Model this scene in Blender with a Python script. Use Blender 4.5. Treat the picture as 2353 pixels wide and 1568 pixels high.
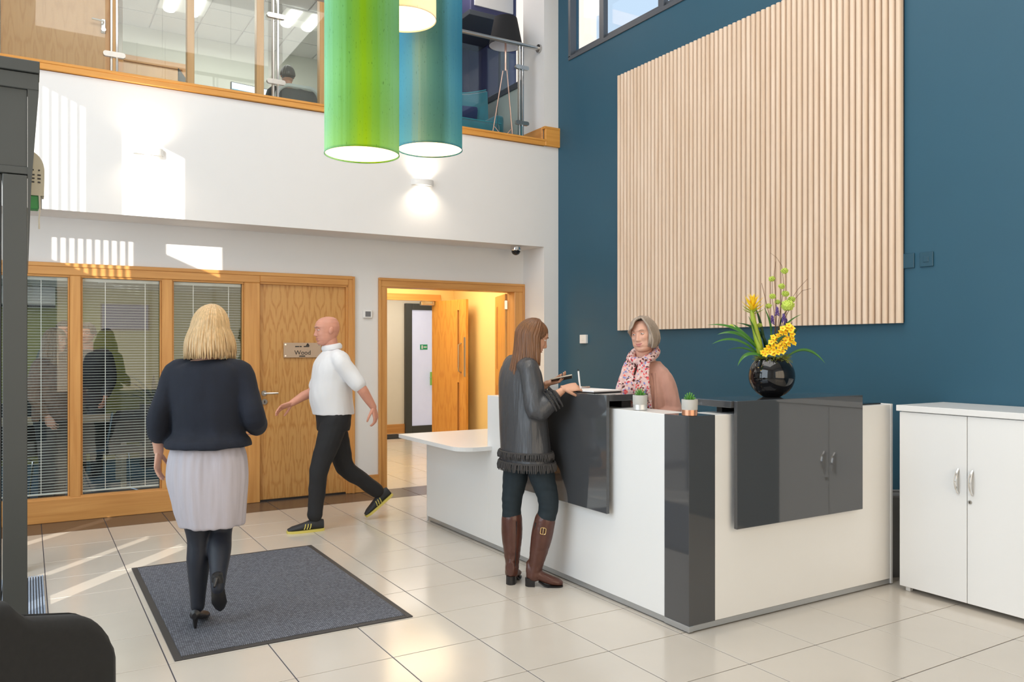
import bpy, bmesh, math, random
from mathutils import Vector, Matrix, noise, Euler
random.seed(7)
for _o in list(bpy.data.objects): bpy.data.objects.remove(_o)
SC = bpy.context.scene
COL = SC.collection
V = Vector
PI = math.pi

# ------------------------------------------------------------------ camera
cd = bpy.data.cameras.new('camera'); cam = bpy.data.objects.new('camera', cd); COL.objects.link(cam)
cd.sensor_width = 36.0; cd.lens = 36.0 * 1852.6 / 2353.0; cd.shift_y = 12.0 / 2353.0
cd.clip_start = 0.05; cd.clip_end = 200
cam.location = (0, 0, 1.5); cam.rotation_euler = (PI / 2, 0, -math.radians(31.01))
SC.camera = cam

# ------------------------------------------------------------------ sky, sun, daylight and fill lamps, exposure
w = bpy.data.worlds.new('sky'); SC.world = w; w.use_nodes = True
bg = w.node_tree.nodes['Background']; bg.inputs[0].default_value = (0.62, 0.78, 1.0, 1); bg.inputs[1].default_value = 0.8

def light(name, kind, loc, energy, color=(1, 1, 1), direction=None, size=None, size_y=None, **kw):
    l = bpy.data.lights.new(name, kind); l.energy = energy; l.color = color
    o = bpy.data.objects.new(name, l); COL.objects.link(o); o.location = loc
    if direction is not None: o.rotation_euler = V(direction).to_track_quat('-Z', 'Y').to_euler()
    if kind == 'AREA':
        l.shape = 'RECTANGLE'; l.size = size; l.size_y = size_y or size
    elif size is not None:
        l.shadow_soft_size = size
    for k, v in kw.items(): setattr(l, k, v)
    return o

sun = light('sun', 'SUN', (-10, -10, 8), 5.5, (1.0, 0.93, 0.82), (0.375, 0.41, -0.16)); sun.data.angle = math.radians(0.2)
# added lamps: left daylight, warm fill behind the camera, invented rooflight over the atrium
light('daylight_left', 'AREA', (-2.2, 3.1, 2.8), 195, (0.76, 0.88, 1.0), (1, 0, 0), 4.2, 4.6)
light('daylight_rear', 'AREA', (3.0, -2.35, 2.4), 120, (1.0, 0.79, 0.54), (0, 1, 0), 5.0, 3.6)
light('rooflight', 'AREA', (1.9, 3.6, 6.3), 145, (1.0, 0.95, 0.88), (0, 0, -1), 3.6, 5.0)
SC.view_settings.view_transform = 'Standard'; SC.view_settings.look = 'None'
SC.view_settings.gamma = 1.0; SC.view_settings.use_curve_mapping = False
SC.view_settings.exposure = 0.36
SC.cycles.max_bounces = 10; SC.cycles.diffuse_bounces = 5; SC.cycles.transparent_max_bounces = 24
SC.cycles.sample_clamp_indirect = 6.0; SC.cycles.caustics_reflective = False; SC.cycles.caustics_refractive = False

# ------------------------------------------------------------------ object helpers
WL = {}          # translation of every object inside its root's frame
def link(name, me, m=None, parent=None, loc=(0, 0, 0)):
    """link a mesh whose vertices are relative to loc; loc is in the root's frame"""
    o = bpy.data.objects.new(name, me); COL.objects.link(o)
    loc = V(loc)
    if m is not None and not me.materials: me.materials.append(m)
    if parent is not None:
        o.parent = parent; o.location = loc - WL[parent]
    else:
        o.location = loc
    WL[o] = loc
    return o
def tag(o, label, cat, group=None, kind=None):
    o['label'] = label
    if cat: o['category'] = cat
    if group: o['group'] = group
    if kind: o['kind'] = kind
    return o
def struct(o, label, cat=None):
    o['kind'] = 'structure'; o['label'] = label; o['category'] = cat or o.name.split('_')[0].split('.')[0]
    return o
def thing(name, label, cat, loc=(0, 0, 0), rotz=0.0, group=None, local=False):
    o = bpy.data.objects.new(name, None); COL.objects.link(o); o.empty_display_size = 0.1
    o.location = loc; o.rotation_euler = (0, 0, rotz)
    WL[o] = V((0, 0, 0)) if local else V(loc)
    return tag(o, label, cat, group)
_bc = {}
def box_mesh(sx, sy, sz, bev=0.0, seg=1, key=None):
    k = (round(sx, 4), round(sy, 4), round(sz, 4), bev, seg, key)
    if k in _bc: return _bc[k]
    bm = bmesh.new(); bmesh.ops.create_cube(bm, size=1.0)
    for v in bm.verts: v.co.x *= sx; v.co.y *= sy; v.co.z *= sz
    if bev > 0:
        bmesh.ops.bevel(bm, geom=list(bm.edges), offset=min(bev, 0.45 * min(sx, sy, sz)), segments=seg, affect='EDGES', profile=0.5)
    me = bpy.data.meshes.new('box'); bm.to_mesh(me); bm.free(); _bc[k] = me
    return me
def box(name, x0, x1, y0, y1, z0, z1, m, parent=None, bev=0.002, seg=1):
    me = box_mesh(x1 - x0, y1 - y0, z1 - z0, bev, seg, m.name)
    return link(name, me, m, parent, ((x0 + x1) / 2, (y0 + y1) / 2, (z0 + z1) / 2))

class MB:
    """collects vertices and faces of one mesh"""
    def __init__(s): s.v = []; s.f = []; s.mi = []
    def quadgrid(s, rows, closed=True, cap0=False, cap1=False, mi=0):
        b = len(s.v); n = len(rows[0])
        for r in rows: s.v.extend([V(p) for p in r])
        for i in range(len(rows) - 1):
            for j in range(n if closed else n - 1):
                k = (j + 1) % n
                s.f.append((b + i * n + j, b + i * n + k, b + (i + 1) * n + k, b + (i + 1) * n + j)); s.mi.append(mi)
        if cap0:
            s.f.append(tuple(b + j for j in reversed(range(n)))); s.mi.append(mi)
        if cap1:
            s.f.append(tuple(b + (len(rows) - 1) * n + j for j in range(n))); s.mi.append(mi)
    def box(s, x0, x1, y0, y1, z0, z1, mi=0):
        b = len(s.v)
        s.v += [V(p) for p in ((x0, y0, z0), (x1, y0, z0), (x1, y1, z0), (x0, y1, z0), (x0, y0, z1), (x1, y0, z1), (x1, y1, z1), (x0, y1, z1))]
        for f in ((0, 3, 2, 1), (4, 5, 6, 7), (0, 1, 5, 4), (1, 2, 6, 5), (2, 3, 7, 6), (3, 0, 4, 7)):
            s.f.append(tuple(b + i for i in f)); s.mi.append(mi)
    def lathe(s, prof, c=(0, 0, 0), n=32, mi=0):
        rows = [[(c[0] + r * math.cos(2 * PI * j / n), c[1] + r * math.sin(2 * PI * j / n), c[2] + z) for j in range(n)] for r, z in prof]
        s.quadgrid(rows, True, prof[0][0] > 1e-5, prof[-1][0] > 1e-5, mi)
    def tube(s, pts, r, n=8, mi=0, caps=True, flat=1.0, up=None, round_caps=False):
        pts = [V(p) for p in pts]; N = len(pts)
        rr = r if isinstance(r, (list, tuple)) else [r] * N
        rows = []; prev = None
        for i, p in enumerate(pts):
            t = (pts[min(i + 1, N - 1)] - pts[max(i - 1, 0)])
            t = t.normalized() if t.length > 1e-9 else V((0, 0, 1))
            if prev is None:
                u = V(up) if up is not None else (V((0, 0, 1)) if abs(t.z) < 0.9 else V((1, 0, 0)))
            else: u = prev
            u = (u - t * u.dot(t)); u = u.normalized() if u.length > 1e-6 else t.orthogonal().normalized()
            b = t.cross(u); prev = u
            rows.append([p + (u * math.cos(2 * PI * j / n) * flat + b * math.sin(2 * PI * j / n)) * rr[i] for j in range(n)])
            if round_caps and i in (0, N - 1):
                cap = []
                for a in (0.35, 0.7, 0.95):
                    q = p + t * rr[i] * a * (-1 if i == 0 else 1); k = math.sqrt(max(0.0, 1 - a * a))
                    cap.append([q + (u * math.cos(2 * PI * j / n) * flat + b * math.sin(2 * PI * j / n)) * rr[i] * k for j in range(n)])
                if i == 0: rows = cap[::-1] + rows
                else: rows += cap
        s.quadgrid(rows, True, caps, caps, mi)
    def prism(s, poly, z0, z1, mi=0):
        b = len(s.v); n = len(poly)
        s.v += [V((p[0], p[1], z0)) for p in poly] + [V((p[0], p[1], z1)) for p in poly]
        s.f.append(tuple(b + i for i in reversed(range(n)))); s.mi.append(mi)
        s.f.append(tuple(b + n + i for i in range(n))); s.mi.append(mi)
        for i in range(n):
            k = (i + 1) % n; s.f.append((b + i, b + k, b + n + k, b + n + i)); s.mi.append(mi)
    def ball(s, c, r, n=12, m=8, mi=0, sc=(1, 1, 1)):
        rows = []
        for i in range(m + 1):
            a = PI * i / m; k = max(math.sin(a), 1e-4)
            rows.append([(c[0] + sc[0] * r * k * math.cos(2 * PI * j / n), c[1] + sc[1] * r * k * math.sin(2 * PI * j / n), c[2] - sc[2] * r * math.cos(a)) for j in range(n)])
        s.quadgrid(rows, True, False, False, mi)
    def xf(s, mat):
        s.v = [mat @ p for p in s.v]; return s
    def add(s, o, mi=0):
        b = len(s.v); s.v += o.v; s.f += [tuple(b + i for i in f) for f in o.f]; s.mi += [mi if mi else k for k in o.mi]
    def mesh(s, loc=(0, 0, 0), smooth=True, angle=None):
        loc = V(loc); me = bpy.data.meshes.new('m')
        me.from_pydata([tuple(p - loc) for p in s.v], [], s.f)
        me.update()
        if smooth:
            me.polygons.foreach_set('use_smooth', [True] * len(me.polygons))
            if angle is not None: me.set_sharp_from_angle(angle=math.radians(angle))
        if any(s.mi): me.polygons.foreach_set('material_index', s.mi)
        return me
    def build(s, name, m, parent=None, loc=None, smooth=True, angle=35):
        if loc is None:
            xs = [p.x for p in s.v]; ys = [p.y for p in s.v]; zs = [p.z for p in s.v]
            loc = V(((min(xs) + max(xs)) / 2, (min(ys) + max(ys)) / 2, min(zs)))
        me = s.mesh(loc, smooth, angle)
        ms = m if isinstance(m, (list, tuple)) else [m]
        for k in ms: me.materials.append(k)
        return link(name, me, None, parent, loc)
def rounded(x0, x1, y0, y1, r, corners=(1, 1, 1, 1), n=6):
    """rounded rectangle outline; corners = (x1y1, x0y1, x0y0, x1y0)"""
    P = []
    for k, (cx, cy, a0) in enumerate(((x1, y1, 0), (x0, y1, 90), (x0, y0, 180), (x1, y0, 270))):
        if not corners[k]: P.append((cx, cy)); continue
        sx = -1 if cx == x1 else 1; sy = -1 if cy == y1 else 1
        for i in range(n + 1):
            a = math.radians(a0 + 90 * i / n); P.append((cx + sx * r + r * math.cos(a), cy + sy * r + r * math.sin(a)))
    return P
def copy_tree(o, parent=None):
    c = o.copy(); COL.objects.link(c); c.parent = parent; WL[c] = WL[o].copy()
    for ch in list(o.children): copy_tree(ch, c)
    return c

# ------------------------------------------------------------------ materials
def nt(name):
    m = bpy.data.materials.new(name); m.use_nodes = True
    return m, m.node_tree.nodes, m.node_tree.links, m.node_tree.nodes['Principled BSDF']
def mul(c, k): return tuple(min(1.0, x * k) for x in c[:3]) + (1,)
def M(name, c, rough=0.5, metal=0.0, spec=0.5, var=0.06, vs=6.0, bump=0.0, bs=80.0, coat=0.0, emit=None, es=0.0, stretch=None, sheen=0.0, detail=4):
    m, N, L, p = nt(name)
    tc = N.new('ShaderNodeTexCoord'); mp = N.new('ShaderNodeMapping'); L.new(tc.outputs['Object'], mp.inputs[0])
    if stretch: mp.inputs['Scale'].default_value = stretch
    nz = N.new('ShaderNodeTexNoise'); nz.inputs['Scale'].default_value = vs; nz.inputs['Detail'].default_value = detail; L.new(mp.outputs[0], nz.inputs['Vector'])
    mx = N.new('ShaderNodeMix'); mx.data_type = 'RGBA'; mx.inputs[6].default_value = mul(c, 1 - var); mx.inputs[7].default_value = mul(c, 1 + var)
    L.new(nz.outputs['Fac'], mx.inputs[0]); L.new(mx.outputs[2], p.inputs['Base Color'])
    p.inputs['Roughness'].default_value = rough; p.inputs['Metallic'].default_value = metal
    p.inputs['Specular IOR Level'].default_value = spec
    if coat: p.inputs['Coat Weight'].default_value = coat; p.inputs['Coat Roughness'].default_value = 0.03
    if sheen: p.inputs['Sheen Weight'].default_value = sheen
    if emit: p.inputs['Emission Color'].default_value = tuple(emit) + (1,); p.inputs['Emission Strength'].default_value = es
    if bump:
        n2 = N.new('ShaderNodeTexNoise'); n2.inputs['Scale'].default_value = bs; n2.inputs['Detail'].default_value = 3; L.new(mp.outputs[0], n2.inputs['Vector'])
        b = N.new('ShaderNodeBump'); b.inputs['Strength'].default_value = bump; b.inputs['Distance'].default_value = 0.01
        L.new(n2.outputs['Fac'], b.inputs['Height']); L.new(b.outputs[0], p.inputs['Normal'])
    return m
def wood(name, c1, c2, axis='z', rough=0.38, scale=1.0):
    m, N, L, p = nt(name)
    tc = N.new('ShaderNodeTexCoord'); mp = N.new('ShaderNodeMapping'); L.new(tc.outputs['Object'], mp.inputs[0])
    s = {'x': (1.2, 26, 26), 'y': (26, 1.2, 26), 'z': (26, 26, 1.2)}[axis]
    mp.inputs['Scale'].default_value = [k * scale for k in s]
    oi = N.new('ShaderNodeObjectInfo'); ad = N.new('ShaderNodeVectorMath'); ad.operation = 'ADD'
    ml = N.new('ShaderNodeMath'); ml.operation = 'MULTIPLY'; ml.inputs[1].default_value = 37.0; L.new(oi.outputs['Random'], ml.inputs[0])
    L.new(mp.outputs[0], ad.inputs[0]); L.new(ml.outputs[0], ad.inputs[1])
    nz = N.new('ShaderNodeTexNoise'); nz.inputs['Scale'].default_value = 1.0; nz.inputs['Detail'].default_value = 5; nz.inputs['Distortion'].default_value = 0.6
    L.new(ad.outputs[0], nz.inputs['Vector'])
    r = N.new('ShaderNodeValToRGB'); r.color_ramp.elements[0].position = 0.32; r.color_ramp.elements[1].position = 0.68
    r.color_ramp.elements[0].color = tuple(c2) + (1,); r.color_ramp.elements[1].color = tuple(c1) + (1,)
    L.new(nz.outputs['Fac'], r.inputs[0]); L.new(r.outputs[0], p.inputs['Base Color'])
    p.inputs['Roughness'].default_value = rough
    return m
def veneer(name, c1, c2, leaf=0.22, k=9.0, freq=17.0):
    """crown-cut oak veneer: mirrored leaves of pointed arches"""
    m, N, L, p = nt(name)
    tc = N.new('ShaderNodeTexCoord'); sp = N.new('ShaderNodeSeparateXYZ'); L.new(tc.outputs['Object'], sp.inputs[0])
    def mth(op, a, b=None):
        n = N.new('ShaderNodeMath'); n.operation = op
        for i, q in enumerate((a, b)):
            if q is None: continue
            if isinstance(q, (int, float)): n.inputs[i].default_value = q
            else: L.new(q, n.inputs[i])
        return n.outputs[0]
    hx = mth('ADD', sp.outputs[0], mth('MULTIPLY', sp.outputs[1], 1.0))
    xm = mth('PINGPONG', mth('ADD', hx, 5.03), leaf / 2)
    q = mth('SUBTRACT', xm, leaf * 0.21)
    nz = N.new('ShaderNodeTexNoise'); nz.inputs['Scale'].default_value = 3.2; nz.inputs['Detail'].default_value = 3
    cv = N.new('ShaderNodeCombineXYZ'); L.new(mth('MULTIPLY', xm, 5.0), cv.inputs[0]); L.new(mth('MULTIPLY', sp.outputs[2], 0.9), cv.inputs[2]); L.new(cv.outputs[0], nz.inputs['Vector'])
    f = mth('ADD', mth('ADD', sp.outputs[2], mth('MULTIPLY', mth('ABSOLUTE', q), k)), mth('MULTIPLY', nz.outputs['Fac'], 1.3))
    s = mth('SINE', mth('MULTIPLY', f, freq))
    fn = N.new('ShaderNodeTexNoise'); fn.inputs['Scale'].default_value = 1.0; fn.inputs['Detail'].default_value = 4
    mp = N.new('ShaderNodeMapping'); mp.inputs['Scale'].default_value = (120, 120, 3); L.new(tc.outputs['Object'], mp.inputs[0]); L.new(mp.outputs[0], fn.inputs['Vector'])
    a = mth('ADD', mth('MULTIPLY', mth('POWER', mth('ADD', mth('MULTIPLY', s, 0.5), 0.5), 3.0), 0.6), mth('MULTIPLY', fn.outputs['Fac'], 0.55))
    mx = N.new('ShaderNodeMix'); mx.data_type = 'RGBA'; mx.inputs[6].default_value = tuple(c1) + (1,); mx.inputs[7].default_value = tuple(c2) + (1,)
    L.new(a, mx.inputs[0]); L.new(mx.outputs[2], p.inputs['Base Color']); p.inputs['Roughness'].default_value = 0.32
    return m
def glass(name, tint=(0.97, 0.99, 0.98), refl=1.0):
    m = bpy.data.materials.new(name); m.use_nodes = True; N = m.node_tree.nodes; L = m.node_tree.links; N.clear()
    o = N.new('ShaderNodeOutputMaterial'); t = N.new('ShaderNodeBsdfTransparent'); t.inputs[0].default_value = tuple(tint) + (1,)
    g = N.new('ShaderNodeBsdfGlossy'); g.inputs['Roughness'].default_value = 0.005; g.inputs[0].default_value = (refl, refl, refl, 1)
    fr = N.new('ShaderNodeFresnel'); fr.inputs[0].default_value = 1.45
    ge = N.new('ShaderNodeNewGeometry'); iv = N.new('ShaderNodeMix'); iv.data_type = 'FLOAT'
    L.new(ge.outputs['Backfacing'], iv.inputs[0]); L.new(fr.outputs[0], iv.inputs[2]); iv.inputs[3].default_value = 0.02
    x = N.new('ShaderNodeMixShader'); L.new(iv.outputs[0], x.inputs[0]); L.new(t.outputs[0], x.inputs[1]); L.new(g.outputs[0], x.inputs[2]); L.new(x.outputs[0], o.inputs[0])
    return m
def emis(name, c, s):
    m = bpy.data.materials.new(name); m.use_nodes = True; N = m.node_tree.nodes; L = m.node_tree.links
    p = N['Principled BSDF']; p.inputs['Base Color'].default_value = tuple(c) + (1,)
    p.inputs['Emission Color'].default_value = tuple(c) + (1,); p.inputs['Emission Strength'].default_value = s
    return m

WHITE = M('white_paint', (0.75, 0.735, 0.72), 0.75, var=0.015, bump=0.03, bs=300)
CEIL = M('ceiling_white', (0.78, 0.77, 0.75), 0.8, var=0.02)
BLUE = M('petrol_blue_paint', (0.0155, 0.083, 0.135), 0.52, var=0.08, vs=1.2, bump=0.03, bs=300)
NAVY = M('navy_paint', (0.055, 0.058, 0.14), 0.6, var=0.08, vs=2)
YELLOW = M('yellow_cream_paint', (0.78, 0.60, 0.27), 0.7, var=0.03)
CREAMW = M('cream_paint', (0.76, 0.70, 0.58), 0.7, var=0.03)
OLIVE = M('yellow_green_paint', (0.33, 0.34, 0.10), 0.7, var=0.05)
OFFW = M('office_wall_paint', (0.68, 0.69, 0.62), 0.7, var=0.03)
OAKV = wood('oak_vertical_grain', (0.66, 0.33, 0.10), (0.53, 0.235, 0.06), 'z')
OAKX = wood('oak_horizontal_grain', (0.66, 0.33, 0.10), (0.53, 0.235, 0.06), 'x')
OAKY = wood('oak_cross_grain', (0.66, 0.33, 0.10), (0.53, 0.235, 0.06), 'y')
OAKC = wood('oak_capping', (0.72, 0.34, 0.075), (0.62, 0.27, 0.05), 'x')
PALEOAK = wood('pale_oak_vertical', (0.74, 0.42, 0.16), (0.64, 0.33, 0.11), 'z')
DOORV = veneer('oak_door_veneer', (0.64, 0.35, 0.115), (0.47, 0.205, 0.05))
DOORP = veneer('pale_oak_door_veneer', (0.66, 0.38, 0.16), (0.57, 0.30, 0.11), 0.35, 6.0, 14.0)
SLATW = wood('pale_ash_slat', (0.78, 0.63, 0.50), (0.68, 0.51, 0.37), 'z', 0.45)
TILE = M('cream_floor_tile', (0.60, 0.550, 0.485), 0.17, spec=0.55, var=0.035, vs=5, detail=6)
TILED = M('brown_border_tile', (0.105, 0.075, 0.058), 0.25, var=0.1, vs=8)
GROUT = M('grey_grout', (0.075, 0.07, 0.085), 0.9)
LAMW = M('white_laminate', (0.80, 0.80, 0.79), 0.28, var=0.01)
LAMW2 = M('white_laminate_edge', (0.74, 0.73, 0.71), 0.35, var=0.01)
DGREY = M('gloss_graphite_laminate', (0.060, 0.062, 0.066), 0.045, spec=0.6, var=0.02, coat=0.4)
ALU = M('grey_powder_coat', (0.055, 0.057, 0.052), 0.42, var=0.05)
ALU2 = M('window_grey_frame', (0.07, 0.08, 0.095), 0.4, var=0.05)
STEEL = M('brushed_steel', (0.55, 0.53, 0.50), 0.28, 1.0, var=0.08, vs=40, stretch=(1, 1, 0.1))
CHROME = M('chrome', (0.80, 0.80, 0.80), 0.08, 1.0, var=0.02)
SILVER = M('silver_plinth', (0.52, 0.54, 0.56), 0.35, 0.8, var=0.05)
BLACK = M('black_plastic', (0.012, 0.012, 0.013), 0.4)
GLASS = glass('clear_glass')
GLASSB = glass('balustrade_glass', (0.965, 0.985, 0.975))
FROST = M('helper_glazing', (0.75, 0.80, 0.85), 0.6)
WPLAST = M('white_plastic', (0.80, 0.79, 0.77), 0.4, var=0.01)
BEIGEP = M('beige_plastic', (0.52, 0.48, 0.37), 0.45)

# ================================================================== THE SETTING
YB, YF, XW = 7.90, 7.462, 5.09
TW = 0.4702
def tiles_of(parent, xs, ys, seen, m, prefix='tile', zt=0.0):
    hid = MB()
    for x0, x1 in xs:
        for y0, y1 in ys:
            g = 0.0028
            if seen((x0 + x1) / 2, (y0 + y1) / 2): box(prefix, x0 + g, x1 - g, y0 + g, y1 - g, zt - 0.012, zt, m, parent, 0.0012)
            else: hid.box(x0 + g, x1 - g, y0 + g, y1 - g, zt - 0.012, zt)
    if hid.v:
        o = hid.build(prefix + '_field', m, parent, smooth=False); o['kind'] = 'stuff'
def proj(x, y, z):
    s, c = math.sin(math.radians(31.01)), math.cos(math.radians(31.01)); d = s * x + c * y
    return (1176.5 + 1852.6 * (c * x - s * y) / d, 796 - 1852.6 * (z - 1.5) / d) if d > 0.3 else (-9999, 0)
def floor_seen(x, y):
    p = proj(x, y, 0)
    if not (40 < p[0] < 2480 and p[1] < 1660): return False
    if x < 0.05 and y < 6.0: return False
    if x > 3.0 and y > 3.2 and p[0] > 985: return False
    if x > 4.7: return False
    return True
floor = struct(box('floor', -2.4, 6.9, -2.6, 13.2, -0.15, -0.003, GROUT, bev=0), 'cream tiled reception floor with dark grout joints')
xs = [(0.0997 + TW * k, 0.0997 + TW * (k + 1)) for k in range(-5, 11)]
ys = [(4.0938 + TW * j, 4.0938 + TW * (j + 1) if j < 6 else 7.43) for j in range(-14, 7)]
tiles_of(floor, xs, ys, floor_seen, TILE, 'floor_tile')
tiles_of(floor, xs, [(7.43, 7.92)], lambda x, y: 40 < proj(x, y, 0)[0] < 1000, TILED, 'border_tile')
ys2 = [(7.92 + TW * j, 7.92 + TW * (j + 1)) for j in range(0, 11)]
xs2 = [(3.14 + TW * k, 3.14 + TW * (k + 1)) for k in range(0, 8)]
tiles_of(floor, xs2, ys2, lambda x, y: 860 < proj(x, y, 0)[0] < 1010, TILE, 'corridor_tile')
CARPET = M('blue_carpet', (0.065, 0.16, 0.27), 0.95, var=0.25, vs=90, bump=0.4, bs=500)
struct(box('floor_meeting', -2.3, 3.0, 7.96, 11.9, -0.003, 0.006, CARPET, bev=0), 'blue carpet of the meeting room behind the glazed screen', 'floor')

# back wall with the glazed screen, the oak door and the double doorway cut out
def multi(name, boxes, m, label, parent=None, cat=None):
    b = MB()
    for q in boxes: b.box(*q)
    o = b.build(name, m, parent, smooth=False)
    return struct(o, label, cat) if parent is None else o
multi('wall_back', [(-2.3, -0.6, YB, 8.04, 0, 2.6), (-0.6, 2.857, YB, 8.04, 2.205, 2.6), (2.857, 3.13, YB, 8.04, 0, 2.6), (3.13, 4.90, YB, 8.04, 2.2, 2.6), (4.90, XW, YB, 8.04, 0, 2.6)], WHITE, 'white back wall holding the glazed screen and doorways')
multi('wall_balcony', [(-2.3, XW, YF, 7.62, 2.6, 3.71), (-2.3, XW, 7.62, 8.04, 2.6, 2.72)], WHITE, 'white balcony front with soffit below the upper landing')
multi('wall_pillar', [(4.90, XW, YF, 7.90, 0, 2.6), (4.90, XW, YF, 7.90, 3.71, 6.4)], WHITE, 'white pillar between balcony and blue wall')
struct(box('floor_landing', -2.3, XW, 7.62, 13.2, 3.42, 3.60, WHITE, bev=0), 'upper landing and office floor slab', 'floor')
cap = struct(box('trim_1', -2.3, 4.93, 7.435, 7.66, 3.715, 3.775, OAKC, bev=0.004), 'oak capping along the balcony edge')
box('capping_lip', -2.3, 4.93, 7.428, 7.47, 3.762, 3.784, OAKC, cap, 0.003)
cu = struct(box('trim_2', 4.90, XW + 0.01, 7.43, 7.48, 3.715, 3.925, OAKC, bev=0.004), 'oak corner upstand at the foot of the pillar')
box('skirting_return', 4.875, 4.905, 7.48, 7.90, 3.775, 3.925, OAKY, cu, 0.004)
box('upstand_cap', 4.885, XW + 0.01, 7.428, 7.50, 3.90, 3.93, OAKC, cu, 0.003)
# blue wall with the high window
WZ0, WY0, WY1 = 4.66, 5.0, 7.235
multi('wall_right', [(XW, XW + 0.12, -2.6, WY0, 0, 6.4), (XW, XW + 0.12, WY0, YF + 0.02, 0, WZ0), (XW, XW + 0.12, WY1, YF + 0.02, WZ0, 6.4), (XW, XW + 0.12, WY0, WY1, 6.0, 6.4)], BLUE, 'tall petrol blue feature wall behind the reception desk')
win = struct(box('window_1', XW + 0.05, XW + 0.13, WY0, WY1, WZ0, WZ0 + 0.075, ALU2), 'high grey framed window in the blue wall', 'window')
box('window_sill', XW - 0.012, XW + 0.06, WY0 - 0.03, WY1 + 0.02, WZ0 - 0.03, WZ0 + 0.012, ALU2, win)
box('window_jamb', XW - 0.012, XW + 0.07, WY1 - 0.02, WY1 + 0.02, WZ0, 6.0, ALU2, win)
box('window_jamb', XW - 0.012, XW + 0.13, WY0 - 0.02, WY0 + 0.03, WZ0, 6.0, ALU2, win)
for y in (6.70, 5.78): box('mullion', XW + 0.02, XW + 0.08, y - 0.035, y + 0.035, WZ0, 6.0, ALU2, win)
for a, b in ((6.735, WY1 - 0.03), (5.815, 6.665), (WY0 + 0.03, 5.745)):
    box('sash', XW + 0.04, XW + 0.10, a, a + 0.03, WZ0 + 0.07, 5.98, ALU2, win)
    box('pane', XW + 0.08, XW + 0.088, a, b, WZ0 + 0.07, 5.98, GLASS, win, 0)
RENDERP = M('pink_render', (0.64, 0.55, 0.50), 0.9, var=0.04)
nb = thing('neighbour_building', 'pale pink rendered building seen through the high window', 'building', (9.5, 14.0, 0))
nbw = MB(); nbw.prism([(8.0, 10.62), (12.0, 15.93), (12.0, 20.0), (8.0, 14.0)], 0, 9.5); nbw.build('wall', RENDERP, nb, smooth=False)
box('parapet', 7.95, 8.25, 11.2, 14.0, 9.5, 9.7, M('parapet_white', (0.8, 0.8, 0.8), 0.8), nb, 0)
# lounge and office upstairs
multi('wall_lounge', [(XW, XW + 0.25, 7.9, 8.0, 3.6, 6.4), (XW, XW + 0.25, 8.0, 8.78, 3.6, 4.66), (XW, XW + 0.25, 8.78, 9.7, 4.66, 6.4), (3.7, XW + 0.25, 9.6, 9.75, 3.6, 6.4)], NAVY, 'navy wall of the upstairs lounge', cat='wall')
struct(box('wall_dado', XW - 0.01, XW + 0.2, 8.0, 9.6, 3.6, 4.62, M('pale_green_panel', (0.55, 0.60, 0.55), 0.6), bev=0), 'pale panel below the lounge window ledge', 'wall')
w2 = struct(box('window_2', XW - 0.03, XW + 0.12, 7.92, 9.6, 4.62, 4.69, ALU2), 'grey framed lounge window with dark ledge', 'window')
box('window_jamb', XW + 0.0, XW + 0.12, 8.74, 8.80, 4.69, 6.2, ALU2, w2)
box('pane', XW + 0.06, XW + 0.068, 7.95, 8.74, 4.69, 6.2, GLASS, w2, 0)
struct(box('ceiling_lounge', 3.6, XW + 0.2, YF + 0.2, 9.7, 6.1, 6.2, NAVY, bev=0), 'dark lounge ceiling', 'ceiling')
bk = thing('ceiling_bulkhead', 'dark boxed unit hanging under the lounge ceiling', 'bulkhead', (4.75, 8.75, 5.25))
box('casing', 4.45, XW - 0.02, 8.35, 9.3, 5.43, 5.83, NAVY, bk, 0.01)
box('underside_lip', 4.42, XW - 0.01, 8.32, 9.33, 5.38, 5.44, ALU2, bk, 0.004)
box('grille_face', 4.50, XW - 0.06, 8.335, 8.352, 5.51, 5.77, WPLAST, bk, 0.003)
multi('wall_office_side', [(3.62, 3.74, 8.9, 9.75, 3.6, 6.4), (4.6, 4.7, 9.75, 12.8, 3.6, 6.2)], OFFW, 'pale side wall of the upstairs office', cat='wall')
struct(box('wall_office_back', -2.3, 4.7, 12.7, 12.85, 3.6, 6.3, OFFW, bev=0), 'pale back wall of the upstairs office', 'wall')
oc = struct(box('ceiling_office', -2.3, 4.7, 8.95, 12.85, 6.12, 6.22, CEIL, bev=0), 'suspended tile ceiling of the upstairs office', 'ceiling')
CTILE = M('ceiling_tile_white', (0.66, 0.655, 0.645), 0.9, var=0.03, bump=0.1, bs=300)
for i in range(9):
    for j in range(6):
        x, y = -0.3 + 0.6 * i, 9.1 + 0.6 * j
        p = proj(x + 0.3, y + 0.3, 6.1)
        if -60 < p[0] < 800 and p[1] > -70: box('ceiling_tile', x + 0.012, x + 0.588, y + 0.012, y + 0.588, 6.095, 6.125, CTILE, oc, 0.004)
PANEL = emis('office_light_diffuser', (1.0, 0.98, 0.92), 4.0)
for (x, y), lb in (((1.8, 11.5), 'square fluorescent office ceiling light nearest the oak door'), ((3.3, 11.2), 'square fluorescent office ceiling light above the seated person')):
    t = thing('ceiling_light', lb, 'light', (x, y, 6.06), group='office ceiling lights')
    box('frame', x - 0.3, x + 0.3, y - 0.3, y + 0.3, 6.075, 6.095, WPLAST, t, 0.004)
    for k in (-0.15, 0.15):
        b = MB(); b.tube([(x + k, y - 0.28, 6.07), (x + k, y + 0.28, 6.07)], 0.075, 12, flat=0.5); b.build('diffuser', PANEL, t)
light('office_light', 'AREA', (2.4, 11.2, 6.0), 30, (1, 0.98, 0.93), (0, 0, -1), 2.4, 2.0)
light('lounge_light', 'POINT', (4.2, 8.3, 5.9), 16, (1, 0.9, 0.8), size=0.2)
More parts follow.
